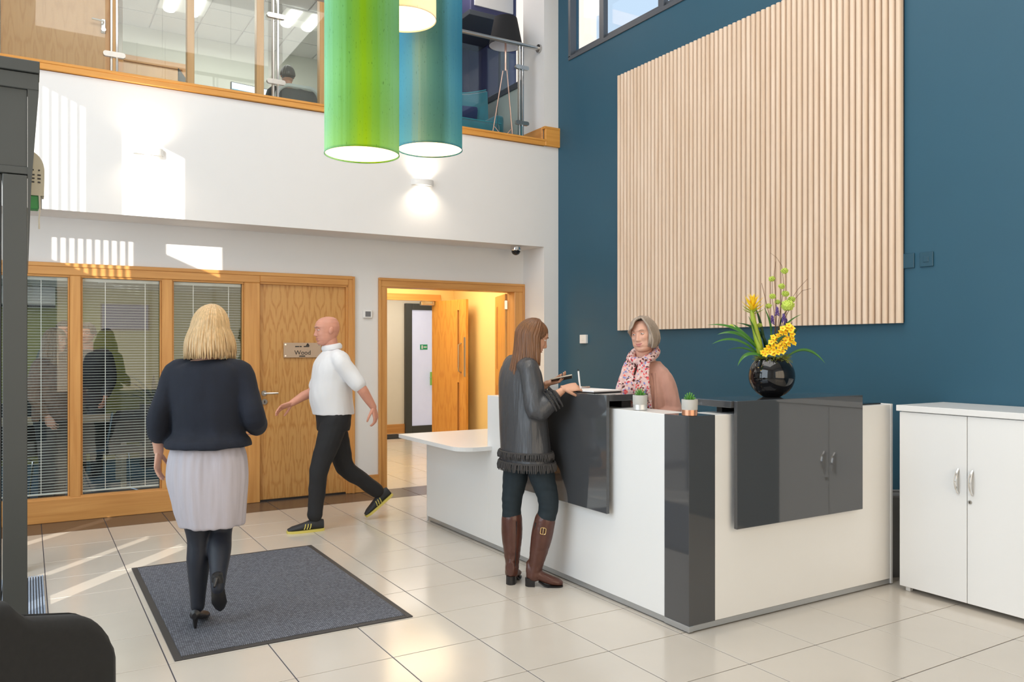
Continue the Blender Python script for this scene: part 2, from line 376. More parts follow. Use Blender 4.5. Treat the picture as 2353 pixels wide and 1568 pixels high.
# oak glazed partition and door on the landing
YP = 8.9
pt = struct(box('window_3', -2.3, 3.62, YP, YP + 0.10, 6.0, 6.2, OAKX), 'pale oak framed glazed partition on the landing', 'window')
for a, b in ((0.70, 0.777), (1.42, 1.492), (2.127, 2.206), (2.824, 2.89), (3.54, 3.62)): box('mullion', a, b, YP, YP + 0.10, 3.6, 6.0, PALEOAK, pt, 0.006)
for a, b in ((0.777, 1.42), (1.492, 2.127), (2.206, 2.824), (2.89, 3.54)):
    box('bottom_rail', a, b, YP, YP + 0.10, 3.6, 3.72, OAKX, pt, 0.004); box('pane', a, b, YP + 0.045, YP + 0.053, 3.72, 6.0, GLASS, pt, 0)
d2 = struct(box('door_2', -0.215, 0.705, YP + 0.03, YP + 0.075, 3.61, 5.95, DOORP), 'pale oak office door on the upper landing', 'door')
box('door_post', -0.30, -0.222, YP, YP + 0.10, 3.6, 6.0, PALEOAK, d2, 0.004)
h = box('handle_plate', 0.625, 0.665, YP + 0.018, YP + 0.03, 4.60, 4.74, STEEL, d2, 0.004)
b = MB(); b.tube([(0.645, YP + 0.02, 4.70), (0.645, YP - 0.03, 4.70), (0.54, YP - 0.035, 4.705)], 0.009, 8); b.build('handle_lever', STEEL, h)
b = MB(); b.tube([(0.645, YP + 0.02, 4.63), (0.645, YP - 0.005, 4.63)], 0.022, 14); b.build('lock_rose', STEEL, h)
d4 = struct(box('door_4', 1.17, 1.95, 12.665, 12.70, 3.6, 5.56, DOORP), 'oak door in the far wall of the upstairs office', 'door')
box('door_head', 1.10, 2.02, 12.64, 12.70, 5.56, 5.65, OAKX, d4); box('door_post', 1.95, 2.02, 12.64, 12.70, 3.6, 5.56, OAKV, d4); box('door_post', 1.10, 1.17, 12.64, 12.70, 3.6, 5.56, OAKV, d4)
# balustrade
bl = thing('balustrade', 'glass balustrade with steel posts along the upper landing', 'balustrade', (2.0, 7.55, 3.78))
for x in (-0.72, 0.626, 1.975, 3.32, 4.653):
    p = box('post', x - 0.030, x - 0.012, 7.535, 7.575, 3.77, 4.80, STEEL, bl, 0.003)
    box('post_bar', x + 0.012, x + 0.030, 7.535, 7.575, 3.77, 4.80, CHROME, p, 0.003)
    for z in (3.95, 4.56):
        c = MB(); c.prism(rounded(-0.085, 0.085, -0.022, 0.022, 0.021), -0.016, 0.016)
        c.xf(Matrix.Translation((x, 7.53, z)) @ Matrix.Rotation(PI / 2, 4, 'X')); c.build('clamp', STEEL, p)
for a, b in ((-0.68, 0.56), (0.69, 1.91), (2.04, 3.255), (3.385, 4.60)): box('glass_panel', a, b, 7.549, 7.561, 3.80, 4.70, GLASSB, bl, 0.001)
b = MB(); b.tube([(-2.0, 7.55, 4.82), (4.88, 7.55, 4.82)], 0.022, 16); b.build('handrail', STEEL, bl)
b = MB(); b.tube([(4.875, 7.55, 4.82), (4.90, 7.55, 4.82)], 0.045, 20); b.build('wall_flange', STEEL, bl)
# outer shell that stays out of view
F = MB()
fy = [(-2.6, -1.4), (3.1, 3.64)]
open_lo = [(2.72, 2.94, 0.93, 1.42), (3.40, 3.54, 0.93, 1.34), (4.54, 4.70, 0.93, 1.26)]  # low slits, like the high openings, shaped to place the sun patches
F.box(-2.33, -2.3, -2.6, 13, 4.62, 6.4); F.box(-2.33, -2.3, -2.6, 13, 0, 0.85)
F.box(-2.33, -2.3, -2.6, 3.64, 3.30, 4.62); F.box(-2.33, -2.3, 4.20, 4.46, 3.30, 4.62); F.box(-2.33, -2.3, 5.22, 13, 3.30, 4.62)
F.box(-2.33, -2.3, 3.64, 4.20, 3.30, 3.78); F.box(-2.33, -2.3, -2.6, 13, 1.45, 3.30)
e = -2.6
for a, b_, z0, z1 in open_lo: F.box(-2.33, -2.3, e, a, 0.85, 1.45); F.box(-2.33, -2.3, a, b_, 0.85, z0); F.box(-2.33, -2.3, a, b_, z1, 1.45); e = b_
F.box(-2.33, -2.3, e, 13, 0.85, 1.45)
wl = struct(F.build('wall_left', WHITE, smooth=False), 'white outer wall with high windows on the entrance side')
for k in range(11):
    y = 4.47 + 0.072 * k; box('window_bar', -2.318, -2.312, y - 0.015, y + 0.015, 3.30, 4.62, ALU2, wl, 0)
pl = box('added_frosted_pane', -2.29, -2.27, -1.4, 2.5, 0.3, 5.0, FROST, wl, 0)  # invented pane for the left daylight lamp; lets no sun in
struct(box('wall_rear', -2.45, XW + 0.25, -2.75, -2.6, 0, 6.4, WHITE, bev=0), 'white wall behind the camera')
rw = struct(box('window_4', -0.4, 4.8, -2.6, -2.5, 0.7, 4.5, FROST, bev=0), 'added window front behind the camera for the warm fill', 'window')  # invented windows standing behind the warm fill lamp
for k in range(5): box('mullion', -0.4 + 1.28 * k, -0.33 + 1.28 * k, -2.5, -2.44, 0.7, 4.5, ALU2, rw)
ce = struct(multi('ceiling', [(-2.45, XW + 0.25, -2.75, 7.6, 6.4, 6.5)], CEIL, 'white atrium ceiling', None, 'ceiling'), 'white atrium ceiling')
box('rooflight_panel', 0.05, 3.75, 1.05, 6.15, 6.34, 6.40, FROST, ce, 0)  # invented roof pane above the overhead fill lamp

# ------------------------------------------------------------------ glazed screen, blinds, oak door
sc_ = struct(box('window_5', -0.6, 1.915, 7.872, 8.02, 2.108, 2.20, OAKX, bev=0.005), 'oak framed glazed screen of the meeting room', 'window')
box('head_moulding', -0.6, 2.838, 7.862, 7.90, 2.178, 2.212, OAKX, sc_, 0.004)
box('head_bead', -0.6, 1.766, 7.885, 7.93, 2.092, 2.110, OAKX, sc_, 0.004)
box('bottom_rail', -0.6, 1.766, 7.872, 8.02, 0.0, 0.20, OAKX, sc_, 0.004)
box('sill_bead', -0.6, 1.766, 7.878, 7.93, 0.196, 0.212, OAKX, sc_, 0.003)
for a, b in ((0.311, 0.397), (1.042, 1.133), (1.766, 1.915)):
    mu = box('mullion', a, b, 7.876, 8.02, 0.2 if b < 1.7 else 0.0, 2.108, OAKV, sc_, 0.005)
    box('glazing_bead', a - 0.014, a, 7.90, 7.93, 0.2, 2.10, OAKV, mu, 0.003)
    if b < 1.7: box('glazing_bead', b, b + 0.014, 7.90, 7.93, 0.2, 2.10, OAKV, mu, 0.003)
BLINDM = M('blind_slat_white', (0.62, 0.66, 0.66), 0.5)
panes = ((-0.6, 0.311), (0.397, 1.042), (1.133, 1.766))
for a, b in panes: box('pane', a, b, 7.934, 7.940, 0.2, 2.10, GLASS, sc_, 0)
for (a, b), lb in zip(panes, ('white venetian blind in the glazed screen pane nearest the grey post', 'white venetian blind in the middle pane of the glazed screen', 'white venetian blind in the glazed screen pane nearest the oak door')):
    vb = thing('venetian_blind', lb, 'blind', ((a + b) / 2, 7.97, 0.22), group='venetian blinds of the glazed screen')
    box('head_rail', a + 0.01, b - 0.01, 7.958, 7.985, 2.065, 2.095, BLINDM, vb, 0.002)
    box('bottom_rail', a + 0.012, b - 0.012, 7.962, 7.982, 0.225, 0.24, BLINDM, vb, 0.003)
    me = box_mesh(b - a - 0.03, 0.0165, 0.0016, 0, 1, 'slat' + str(a))
    for k in range(76):
        o = link('slat', me, BLINDM, vb, ((a + b) / 2, 7.972, 0.258 + 0.0238 * k)); o.rotation_euler.x = math.radians(5)
    for x in ((a + 0.30 * (b - a)), (a + 0.80 * (b - a))) if a > 0 else (0.10,):
        box('ladder_cord', x - 0.0025, x + 0.0025, 7.960, 7.9625, 0.235, 2.07, WPLAST, vb, 0)
# single oak door
d1 = struct(box('door_1', 1.922, 2.792, 7.925, 7.97, 0.012, 2.112, DOORV, bev=0.003), 'oak veneered meeting room door with name plate', 'door')
box('door_head', 1.915, 2.795, 7.872, 8.02, 2.118, 2.20, OAKX, d1, 0.005)
box('door_stop', 1.915, 2.80, 7.89, 7.93, 2.10, 2.122, OAKX, d1, 0.003)
dp = box('door_post', 2.795, 2.857, 7.872, 8.02, 0.0, 2.20, OAKV, d1, 0.005)
box('post_moulding', 2.838, 2.862, 7.862, 7.90, 0.0, 2.21, OAKV, dp, 0.004); box('post_stop', 2.776, 2.797, 7.89, 7.93, 0.0, 2.11, OAKV, dp, 0.003)
box('threshold_seal', 1.915, 2.795, 7.90, 7.99, -0.002, 0.014, BLACK, d1, 0)
hp = MB(); hp.tube([(1.962, 7.925, 1.045), (1.962, 7.914, 1.045)], 0.026, 20); hp = hp.build('handle_rose', STEEL, d1)
b = MB(); b.tube([(1.962, 7.915, 1.045), (1.962, 7.875, 1.045), (1.975, 7.868, 1.045), (2.085, 7.868, 1.045)], 0.0095, 10); b.build('handle_lever', STEEL, hp)
b = MB(); b.tube([(1.966, 7.925, 0.962), (1.966, 7.912, 0.962)], 0.027, 20); kr = b.build('lock_rose', STEEL, d1)
box('keyway', 1.962, 1.970, 7.909, 7.914, 0.95, 0.974, BLACK, kr, 0)
ACRY = M('frosted_acrylic', (0.50, 0.36, 0.25), 0.25)
npl = box('name_plate', 2.147, 2.52, 7.905, 7.912, 1.388, 1.534, ACRY, d1, 0.002)
for x in (2.165, 2.50):
    for z in (1.405, 1.517):
        b = MB(); b.tube([(x, 7.925, z), (x, 7.902, z)], 0.009, 12); b.build('stand_off', CHROME, npl)
def text(s, size, loc, rot, m, parent, name='lettering', ext=0.0006, align='CENTER'):
    c = bpy.data.curves.new(name, 'FONT'); c.body = s; c.size = size; c.extrude = ext; c.align_x = align; c.align_y = 'CENTER'
    c.materials.append(m); o = bpy.data.objects.new(name, c); COL.objects.link(o)
    o.parent = parent; o.location = V(loc) - WL[parent]; o.rotation_euler = rot; WL[o] = V(loc)
    return o
text('Wood', 0.062, (2.335, 7.904, 1.435), (PI / 2, 0, 0), BLACK, npl)
for x0, x1, z in ((2.26, 2.30, 1.497), (2.305, 2.325, 1.497), (2.345, 2.40, 1.497), (2.30, 2.36, 1.402)): box('small_print', x0, x1, 7.9035, 7.905, z - 0.005, z + 0.005, BLACK, npl, 0)
b = MB(); b.prism([(0, 0), (0.02, 0.028), (0.04, 0)], 0, 0.002); b.xf(Matrix.Translation((2.365, 7.905, 1.504)) @ Matrix.Rotation(PI / 2, 4, 'X')); b.build('print_mark', BLACK, npl)
sk = struct(box('baseboard_back', 2.862, 3.125, 7.878, 7.90, 0.0, 0.17, OAKX, bev=0.004), 'short oak skirting between the two doorways')
# wide doorway
d3 = struct(box('door_3', 3.13, 4.905, 7.872, 8.05, 2.118, 2.20, OAKX, bev=0.005), 'oak framed double doorway to the corridor', 'door')
dj = box('door_post', 3.135, 3.215, 7.872, 8.05, 0, 2.12, OAKV, d3, 0.005); box('post_moulding', 3.122, 3.15, 7.862, 7.90, 0, 2.185, OAKV, dj, 0.004)
dj = box('door_post', 4.77, 4.895, 7.872, 8.05, 0, 2.12, OAKV, d3, 0.005); box('post_moulding', 4.875, 4.903, 7.862, 7.90, 0, 2.185, OAKV, dj, 0.004)
box('head_moulding', 3.122, 4.903, 7.862, 7.90, 2.185, 2.212, OAKX, d3, 0.004)
def leaf(name, label, hinge, ang, width, height, panels, m, parent=None):
    """door leaf hanging from hinge; local x runs along the leaf"""
    t = thing(name, label, 'door', hinge, ang, local=True)
    segs = [(0.0, width - 0.19), (width - 0.13, width)]
    for a, c in segs: box('leaf_board', a, c, -0.022, 0.022, 0.012, height, m, t, 0.003)
    e = 0.012
    for z0, z1 in panels + [(height, height)]:
        box('leaf_board', width - 0.19, width - 0.13, -0.022, 0.022, e, z0, m, t, 0.0); e = z1
    for z0, z1 in panels:
        v = box('vision_panel', width - 0.19, width - 0.13, -0.006, 0.006, z0, z1, GLASS, t, 0)
        for x in (width - 0.19, width - 0.14): box('bead', x, x + 0.01, -0.028, 0.028, z0, z1, OAKV, v, 0.002)
    return t
ORD = veneer('orange_oak_veneer', (0.66, 0.34, 0.075), (0.54, 0.24, 0.045), 0.3, 7, 12)
a1 = leaf('corridor_door', 'open oak corridor door with two narrow vision panels', (4.83, 10.16, 0), math.atan2(9.42 - 10.16, 4.95 - 4.83), 0.78, 2.12, [(0.30, 1.02), (1.22, 1.98)], ORD)
b = MB(); b.tube([(0.68, -0.022, 1.15), (0.68, -0.065, 1.17), (0.68, -0.065, 1.52), (0.68, -0.022, 1.54)], 0.011, 8); b.build('pull_handle', STEEL, a1)
box('push_plate', 0.74, 0.776, -0.026, -0.020, 1.10, 1.62, STEEL, a1, 0.001)
a2 = leaf('doorway_leaf', 'oak leaf folded back beside the double doorway', (4.775, 8.06, 0), math.atan2(8.66 - 8.06, 4.99 - 4.775), 0.66, 2.11, [(0.30, 1.02), (1.22, 1.98)], ORD)
for z in (0.3, 1.05, 1.93):
    b = MB(); b.box(-0.02, 0.012, -0.045, 0.03, z, z + 0.1); b.build('hinge', STEEL, a2, smooth=False)
b = MB(); b.tube([(0, 0, 1.93), (0, 0, 2.03)], 0.009, 10); b.build('hinge_barrel', CHROME, a2)
# corridor behind the doorway
multi('wall_corridor_right', [(5.12, 5.25, 8.04, 10.1, 0, 2.6)], YELLOW, 'warm yellow wall of the corridor', cat='wall')
multi('wall_corridor_cross', [(4.88, 5.25, 10.10, 10.22, 0, 2.6), (3.0, 4.88, 10.10, 10.22, 2.2, 2.6), (3.0, 3.6, 10.10, 10.22, 0, 2.2)], YELLOW, 'yellow cross wall above the inner doorway', cat='wall')
t3 = struct(box('trim_3', 3.5, 4.90, 10.06, 10.12, 2.12, 2.21, OAKX), 'oak head of the inner corridor doorway')
dc = thing('door_closer', 'small metal door closer under the inner doorway head', 'door closer', (4.75, 10.12, 2.06))
box('closer_body', 4.60, 4.80, 10.05, 10.11, 2.06, 2.115, STEEL, dc, 0.006)
b = MB(); b.tube([(4.78, 10.08, 2.09), (4.70, 9.90, 2.10), (4.62, 10.07, 2.12)], 0.008, 8); b.build('closer_arm', STEEL, dc)
multi('wall_corridor_left', [(2.95, 3.05, 8.04, 12.9, 0, 2.6)], CREAMW, 'cream left wall of the corridor', cat='wall')
multi('wall_corridor_end', [(3.0, 5.60, 12.9, 13.05, 0, 2.7), (6.25, 6.9, 12.9, 13.05, 0, 2.7), (5.60, 6.25, 12.9, 13.05, 2.24, 2.7), (6.8, 6.9, 10.2, 12.9, 0, 2.7), (5.25, 6.9, 10.1, 10.22, 0, 2.7)], CREAMW, 'cream end wall of the corridor', cat='wall')
struct(box('ceiling_corridor', 2.95, 6.9, 8.04, 13.05, 2.6, 2.7, CREAMW, bev=0), 'cream corridor ceiling', 'ceiling')
struct(box('baseboard_corridor', 3.05, 5.58, 12.875, 12.90, 0, 0.16, OAKX), 'oak skirting at the end of the corridor')
ad = thing('aluminium_door', 'dark grey aluminium door with milky glass at the corridor end', 'door', (5.92, 12.86, 0))
for a, c, z0, z1 in ((5.58, 5.70, 0, 2.24), (6.14, 6.26, 0, 2.24), (5.70, 6.14, 2.13, 2.24), (5.70, 6.14, 0, 0.12)): box('door_frame', a, c, 12.83, 12.90, z0, z1, ALU, ad, 0.004)
MILK = M('milky_glass', (0.62, 0.64, 0.78), 0.3, emit=(0.62, 0.66, 0.85), es=0.25)
gp = box('milky_pane', 5.70, 6.14, 12.86, 12.87, 0.12, 2.13, MILK, ad, 0)
EXG = M('exit_sign_green', (0.03, 0.35, 0.16), 0.4)
es = box('exit_sticker', 5.86, 6.0, 12.853, 12.86, 1.44, 1.53, EXG, gp, 0)
box('running_figure', 5.885, 5.91, 12.850, 12.853, 1.455, 1.515, WPLAST, es, 0); box('sign_arrow', 5.925, 5.985, 12.850, 12.853, 1.475, 1.495, WPLAST, es, 0)
b = MB(); b.tube([(6.10, 12.86, 0.98), (6.10, 12.80, 1.0), (6.02, 12.79, 0.95)], 0.014, 8); b.build('door_lever', STEEL, ad)
b = MB(); b.prism(rounded(6.02, 6.09, 12.78, 12.80, 0.01), 0.82, 1.05); b.build('hanging_tag', M('green_tag', (0.25, 0.55, 0.12), 0.5), ad)
cm = thing('doormat', 'small black mat at the end of the corridor', 'mat', (5.1, 12.4, 0))
box('mat_base', 4.75, 5.40, 12.15, 12.75, 0.0, 0.006, BLACK, cm, 0.002); box('mat_pile', 4.78, 5.37, 12.18, 12.72, 0.006, 0.012, M('black_pile', (0.018, 0.018, 0.02), 0.95, bump=0.5, bs=300), cm, 0.003)
light('corridor_light', 'AREA', (4.1, 9.1, 2.55), 38, (1.0, 0.80, 0.50), (0, 0, -1), 1.2, 1.2)
light('corridor_far_light', 'AREA', (5.2, 11.6, 2.55), 26, (1.0, 0.95, 0.88), (0, 0, -1), 1.6, 1.6)
# meeting room shell
multi('wall_meeting_back', [(-2.3, 3.0, 11.8, 11.95, 0, 2.7)], OLIVE, 'yellow green back wall of the meeting room', cat='wall')
multi('wall_meeting_side', [(2.95, 3.0, 8.04, 11.8, 0, 2.7), (-2.3, -2.2, 8.04, 11.8, 0, 2.7)], OLIVE, 'yellow green side walls of the meeting room', cat='wall')
struct(box('ceiling_meeting', -2.3, 3.0, 8.04, 11.95, 2.25, 2.32, CEIL, bev=0), 'white meeting room ceiling', 'ceiling')
light('meeting_light', 'AREA', (0.2, 10.2, 2.2), 8, (1.0, 0.95, 0.8), (0, 0, -1), 1.6, 1.6)
light('meeting_daylight', 'AREA', (-2.1, 9.8, 1.2), 14, (0.75, 0.88, 1.0), (1, 0, 0), 2.0, 1.6)

# ================================================================== WALL FEATURE, SWITCHES, LAMPS ON WALLS
sp = thing('slatted_wall_panel', 'pale ash slatted acoustic panel on the blue wall', 'wall panel', (5.07, 4.83, 1.657))
box('backing_board', 5.075, 5.0895, 3.31, 6.36, 1.665, 4.19, M('black_felt', (0.012, 0.011, 0.014), 0.95), sp, 0)
prof = [(0.0, -0.0208)] + [(-0.016 - 0.0200 * math.sin(PI * k / 8), -0.0208 * math.cos(PI * k / 8)) for k in range(9)] + [(0.0, 0.0208)]
b = MB(); b.prism(prof, 0, 2.54); slat_me = b.mesh((0, 0, 0), True, 40); slat_me.materials.append(SLATW)
for k in range(60): link('slat', slat_me, None, sp, (5.076, 3.304 + 0.0255 + 0.05101 * k, 1.657))
BLUEP = M('petrol_blue_plate', (0.0145, 0.070, 0.112), 0.4)
def plate(name, label, y0, y1, z0, z1, m, rocker=True, thick=0.012):
    t = thing(name, label, 'switch', (XW, (y0 + y1) / 2, z0))
    p = box('plate', XW - thick, XW + 0.001, y0, y1, z0, z1, m, t, 0.003)
    if rocker: box('rocker', XW - thick - 0.004, XW - thick + 0.001, y0 + 0.03 * (y1 - y0) / 0.1, y1 - 0.03 * (y1 - y0) / 0.1, z0 + 0.03, z1 - 0.03, m, p, 0.002)
    return t
plate('wall_plate', 'blue painted wall plate half hidden by the slatted panel', 3.235, 3.33, 2.025, 2.125, BLUEP, False)
plate('wall_plate', 'blue painted wall plate to the right of the slatted panel', 3.103, 3.196, 2.025, 2.122, BLUEP)
plate('light_switch', 'white switch on the blue wall left of the receptionist', 6.906, 7.016, 1.53, 1.622, WPLAST, True, 0.03)
th = thing('thermostat', 'small square thermostat with grey screen beside the doorway', 'thermostat', (3.0, 7.89, 1.79))
box('case', 2.957, 3.054, 7.875, 7.90, 1.79, 1.873, WPLAST, th, 0.006); box('screen', 2.976, 3.034, 7.872, 7.876, 1.805, 1.858, M('grey_screen', (0.16, 0.16, 0.17), 0.3), th, 0.001)
def wall_light(x, label):
    t = thing('wall_light', label, 'light', (x, YF, 3.12), group='up and down wall lights on the balcony front')
    b = MB()
    outer = [(x + 0.12 * math.cos(PI + PI * k / 16), YF - 0.0 - 0.085 * math.sin(PI * k / 16)) for k in range(17)]
    rows = []
    for z in (3.125, 3.180): rows.append([(p[0], p[1], z) for p in outer])
    inner = [(x + 0.112 * math.cos(PI + PI * k / 16), YF - 0.077 * math.sin(PI * k / 16)) for k in range(17)]
    rows = [[(p[0], p[1], z) for p in outer] for z in (3.125, 3.18)] + [[(p[0], p[1], z) for p in inner] for z in (3.18, 3.125)]
    b.quadgrid([r for r in rows] + [rows[0]], closed=False)
    b.build('housing', WPLAST, t)
    box('back_plate', x - 0.11, x + 0.11, YF - 0.006, YF, 3.128, 3.178, WPLAST, t, 0.001)
    box('lamp', x - 0.03, x + 0.03, YF - 0.045, YF - 0.02, 3.145, 3.160, emis('wall_lamp_glow', (1.0, 0.9, 0.75), 12), t, 0.002)
    for dz, z in ((1, 3.172), (-1, 3.133)):
        s = light('wall_light_beam', 'SPOT', (x, YF - 0.045, z), 14, (1, 0.86, 0.68), (0, 0.12, dz), size=0.03); s.data.spot_size = math.radians(140); s.data.spot_blend = 1.0
        s.parent = t; s.location = V((x, YF - 0.045, z)) - WL[t]
wall_light(0.88, 'white half round wall light in the sunlit part of the balcony')
wall_light(3.425, 'white half round wall light below the pendant shades')
dm = thing('dome_camera', 'silver and black dome security camera under the balcony soffit', 'camera', (4.60, 7.57, 2.50))
b = MB(); b.lathe([(0.060, 0.0), (0.062, -0.045), (0.055, -0.052)], (4.60, 7.57, 2.6), 28); b.build('housing', CHROME, dm)
b = MB(); b.lathe([(0.050, -0.05), (0.047, -0.07), (0.035, -0.088), (0.015, -0.098), (0.0, -0.1)], (4.60, 7.57, 2.6), 28); b.build('dome', M('black_dome', (0.01, 0.01, 0.012), 0.06), dm)

# ------------------------------------------------------------------ pendant shades
def shade_mat(name, stops, transl=0.35):
    m = bpy.data.materials.new(name); m.use_nodes = True; N = m.node_tree.nodes; L = m.node_tree.links; N.clear()
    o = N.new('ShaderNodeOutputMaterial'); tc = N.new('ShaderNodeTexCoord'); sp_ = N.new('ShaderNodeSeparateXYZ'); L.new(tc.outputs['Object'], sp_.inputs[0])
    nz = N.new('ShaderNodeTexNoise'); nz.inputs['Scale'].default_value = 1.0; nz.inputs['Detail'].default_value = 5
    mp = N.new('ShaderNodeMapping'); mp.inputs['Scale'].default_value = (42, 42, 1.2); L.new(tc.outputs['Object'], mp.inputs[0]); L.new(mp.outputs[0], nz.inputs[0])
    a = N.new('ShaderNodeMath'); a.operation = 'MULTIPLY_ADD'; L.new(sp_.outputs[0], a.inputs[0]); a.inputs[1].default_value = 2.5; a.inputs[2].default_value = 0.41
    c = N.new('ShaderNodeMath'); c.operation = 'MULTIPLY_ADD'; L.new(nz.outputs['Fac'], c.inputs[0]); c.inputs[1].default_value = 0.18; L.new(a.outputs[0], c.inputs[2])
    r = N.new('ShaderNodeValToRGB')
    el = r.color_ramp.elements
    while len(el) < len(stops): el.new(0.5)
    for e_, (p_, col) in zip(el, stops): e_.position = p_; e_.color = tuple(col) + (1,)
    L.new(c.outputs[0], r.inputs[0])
    # dark slub flecks in the silk
    f = N.new('ShaderNodeTexNoise'); f.inputs['Scale'].default_value = 1.0; f.inputs['Detail'].default_value = 2
    mp2 = N.new('ShaderNodeMapping'); mp2.inputs['Scale'].default_value = (230, 230, 38); L.new(tc.outputs['Object'], mp2.inputs[0]); L.new(mp2.outputs[0], f.inputs[0])
    r2 = N.new('ShaderNodeValToRGB'); r2.color_ramp.elements[0].position = 0.66; r2.color_ramp.elements[0].color = (1, 1, 1, 1); r2.color_ramp.elements[1].position = 0.76; r2.color_ramp.elements[1].color = (0.45, 0.5, 0.45, 1)
    L.new(f.outputs['Fac'], r2.inputs[0])
    mx = N.new('ShaderNodeMix'); mx.data_type = 'RGBA'; mx.blend_type = 'MULTIPLY'; mx.inputs[0].default_value = 1; L.new(r.outputs[0], mx.inputs[6]); L.new(r2.outputs[0], mx.inputs[7])
    d = N.new('ShaderNodeBsdfDiffuse'); t = N.new('ShaderNodeBsdfTranslucent'); L.new(mx.outputs[2], d.inputs[0]); L.new(mx.outputs[2], t.inputs[0])
    x = N.new('ShaderNodeMixShader'); x.inputs[0].default_value = transl; L.new(d.outputs[0], x.inputs[1]); L.new(t.outputs[0], x.inputs[2]); L.new(x.outputs[0], o.inputs[0])
    return m
DIFF = emis('shade_diffuser', (1.0, 0.90, 0.64), 0.68)
LINING = M('shade_lining', (0.85, 0.78, 0.6), 0.8)
def pendant(name, label, x, y, z0, ln, d, m, power):
    t = thing(name, label, 'pendant light', (x, y, z0), -math.radians(31.01), group='tall cylinder pendant shades', local=True)
    r = d / 2
    b = MB(); n = 64
    ring = lambda rr, z: [(rr * math.cos(2 * PI * j / n), rr * math.sin(2 * PI * j / n), z) for j in range(n)]
    b.quadgrid([ring(r, ln * k / 8) for k in range(9)])
    b.build('fabric_shade', m, t, loc=(0, 0, 0))
    b = MB(); b.tube([(r * math.cos(2 * PI * j / n), r * math.sin(2 * PI * j / n), 0.0) for j in range(n + 1)], 0.0022, 6, caps=False); b.build('bottom_hoop', m, t, loc=(0, 0, 0))
    b = MB(); b.tube([(r * math.cos(2 * PI * j / n), r * math.sin(2 * PI * j / n), ln) for j in range(n + 1)], 0.0022, 6, caps=False); b.build('top_hoop', m, t, loc=(0, 0, 0))
    b = MB(); b.lathe([(0.0, 0.0), (r - 0.003, 0.0)], (0, 0, 0.006), n); b.build('diffuser', DIFF, t)
    b = MB(); b.tube([(0, 0, ln - 0.03), (0, 0, 6.4 - z0)], 0.003, 6); b.build('cable', BLACK, t)
    b = MB()
    for k in range(3): b.tube([(0, 0, ln - 0.01), (r * math.cos(k * 2.094), r * math.sin(k * 2.094), ln - 0.01)], 0.003, 6)
    b.build('spider', STEEL, t)
    b = MB(); b.lathe([(0.0, -0.012), (0.05, -0.012), (0.05, 0.0)], (0, 0, 6.398 - z0), 20); b.build('ceiling_rose', WPLAST, t)
    for f in (0.3, 0.75):
        l = light('pendant_bulb', 'POINT', (0, 0, 0), power, (1.0, 0.87, 0.66), size=0.06); l.parent = t; l.location = (0, 0, ln * f)
    return t
G1 = [(0.05, (0.27, 0.58, 0.39)), (0.22, (0.19, 0.45, 0.19)), (0.42, (0.13, 0.31, 0.06)), (0.60, (0.19, 0.35, 0.012)), (0.76, (0.15, 0.35, 0.06)), (0.95, (0.19, 0.43, 0.23))]  # silk tones; the lime stop paints the bulb's hot centre towards the camera
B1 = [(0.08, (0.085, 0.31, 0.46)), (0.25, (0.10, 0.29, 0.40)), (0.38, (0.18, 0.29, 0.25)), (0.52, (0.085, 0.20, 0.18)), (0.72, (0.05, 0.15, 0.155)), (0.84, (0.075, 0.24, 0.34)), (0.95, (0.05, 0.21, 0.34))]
C1 = [(0.1, (0.80, 0.64, 0.46)), (0.5, (0.84, 0.70, 0.54)), (0.9, (0.80, 0.72, 0.64))]
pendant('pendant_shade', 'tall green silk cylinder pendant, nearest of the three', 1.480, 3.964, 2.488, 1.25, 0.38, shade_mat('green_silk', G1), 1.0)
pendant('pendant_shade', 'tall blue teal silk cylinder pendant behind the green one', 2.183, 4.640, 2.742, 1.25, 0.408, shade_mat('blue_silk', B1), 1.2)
pendant('pendant_shade', 'cream cylinder pendant hung higher between green and blue shades', 1.848, 4.290, 3.377, 1.0, 0.38, shade_mat('cream_silk', C1), 2.4)

# ================================================================== RECEPTION DESK
DX, DY = 2.952, 3.123
rd = thing('reception_desk', 'white L shaped reception desk with gloss graphite panels', 'desk', (DX + 0.6, DY + 0.9, 0))
box('front_carcass', DX, 3.14, 3.311, 5.268, 0.038, 1.133, LAMW, rd, 0.002)
box('side_carcass', 3.139, 4.655, DY, 3.31, 0.038, 1.133, LAMW, rd, 0.002)
box('end_panel', 4.655, 4.676, DY - 0.004, 3.314, 0.006, 1.137, LAMW, rd, 0.002)
box('corner_column', DX - 0.001, 3.139, DY - 0.001, 3.311, 0.038, 1.134, DGREY, rd, 0.0015)
box('return_panel', DX, DX + 0.022, 5.268, 6.33, 0.038, 0.727, LAMW, rd, 0.002)
box('return_end_panel', DX + 0.022, 3.55, 6.308, 6.33, 0.0, 0.727, LAMW, rd, 0.002)
box('return_edge_strip', DX - 0.003, DX + 0.012, 6.318, 6.334, 0.0, 0.727, LAMW2, rd, 0.001)
b = MB(); b.prism(rounded(2.69, 3.56, 5.20, 6.335, 0.15, (0, 0, 1, 0), 10), 0.727, 0.757)
b2 = MB(); b2.prism(rounded(2.69, 2.951, 5.20, 6.335, 0.15, (0, 0, 1, 0), 10), 0.727, 0.757); b2.prism([(2.951, 5.27), (3.56, 5.27), (3.56, 6.335), (2.951, 6.335)], 0.727, 0.757)
b2.build('return_worktop', LAMW, rd, smooth=False)
box('staff_worktop', 3.14, 3.78, 3.31, 6.30, 0.715, 0.74, LAMW, rd, 0.002); box('staff_worktop', 3.78, 4.655, 3.31, 3.95, 0.715, 0.74, LAMW, rd, 0.002)
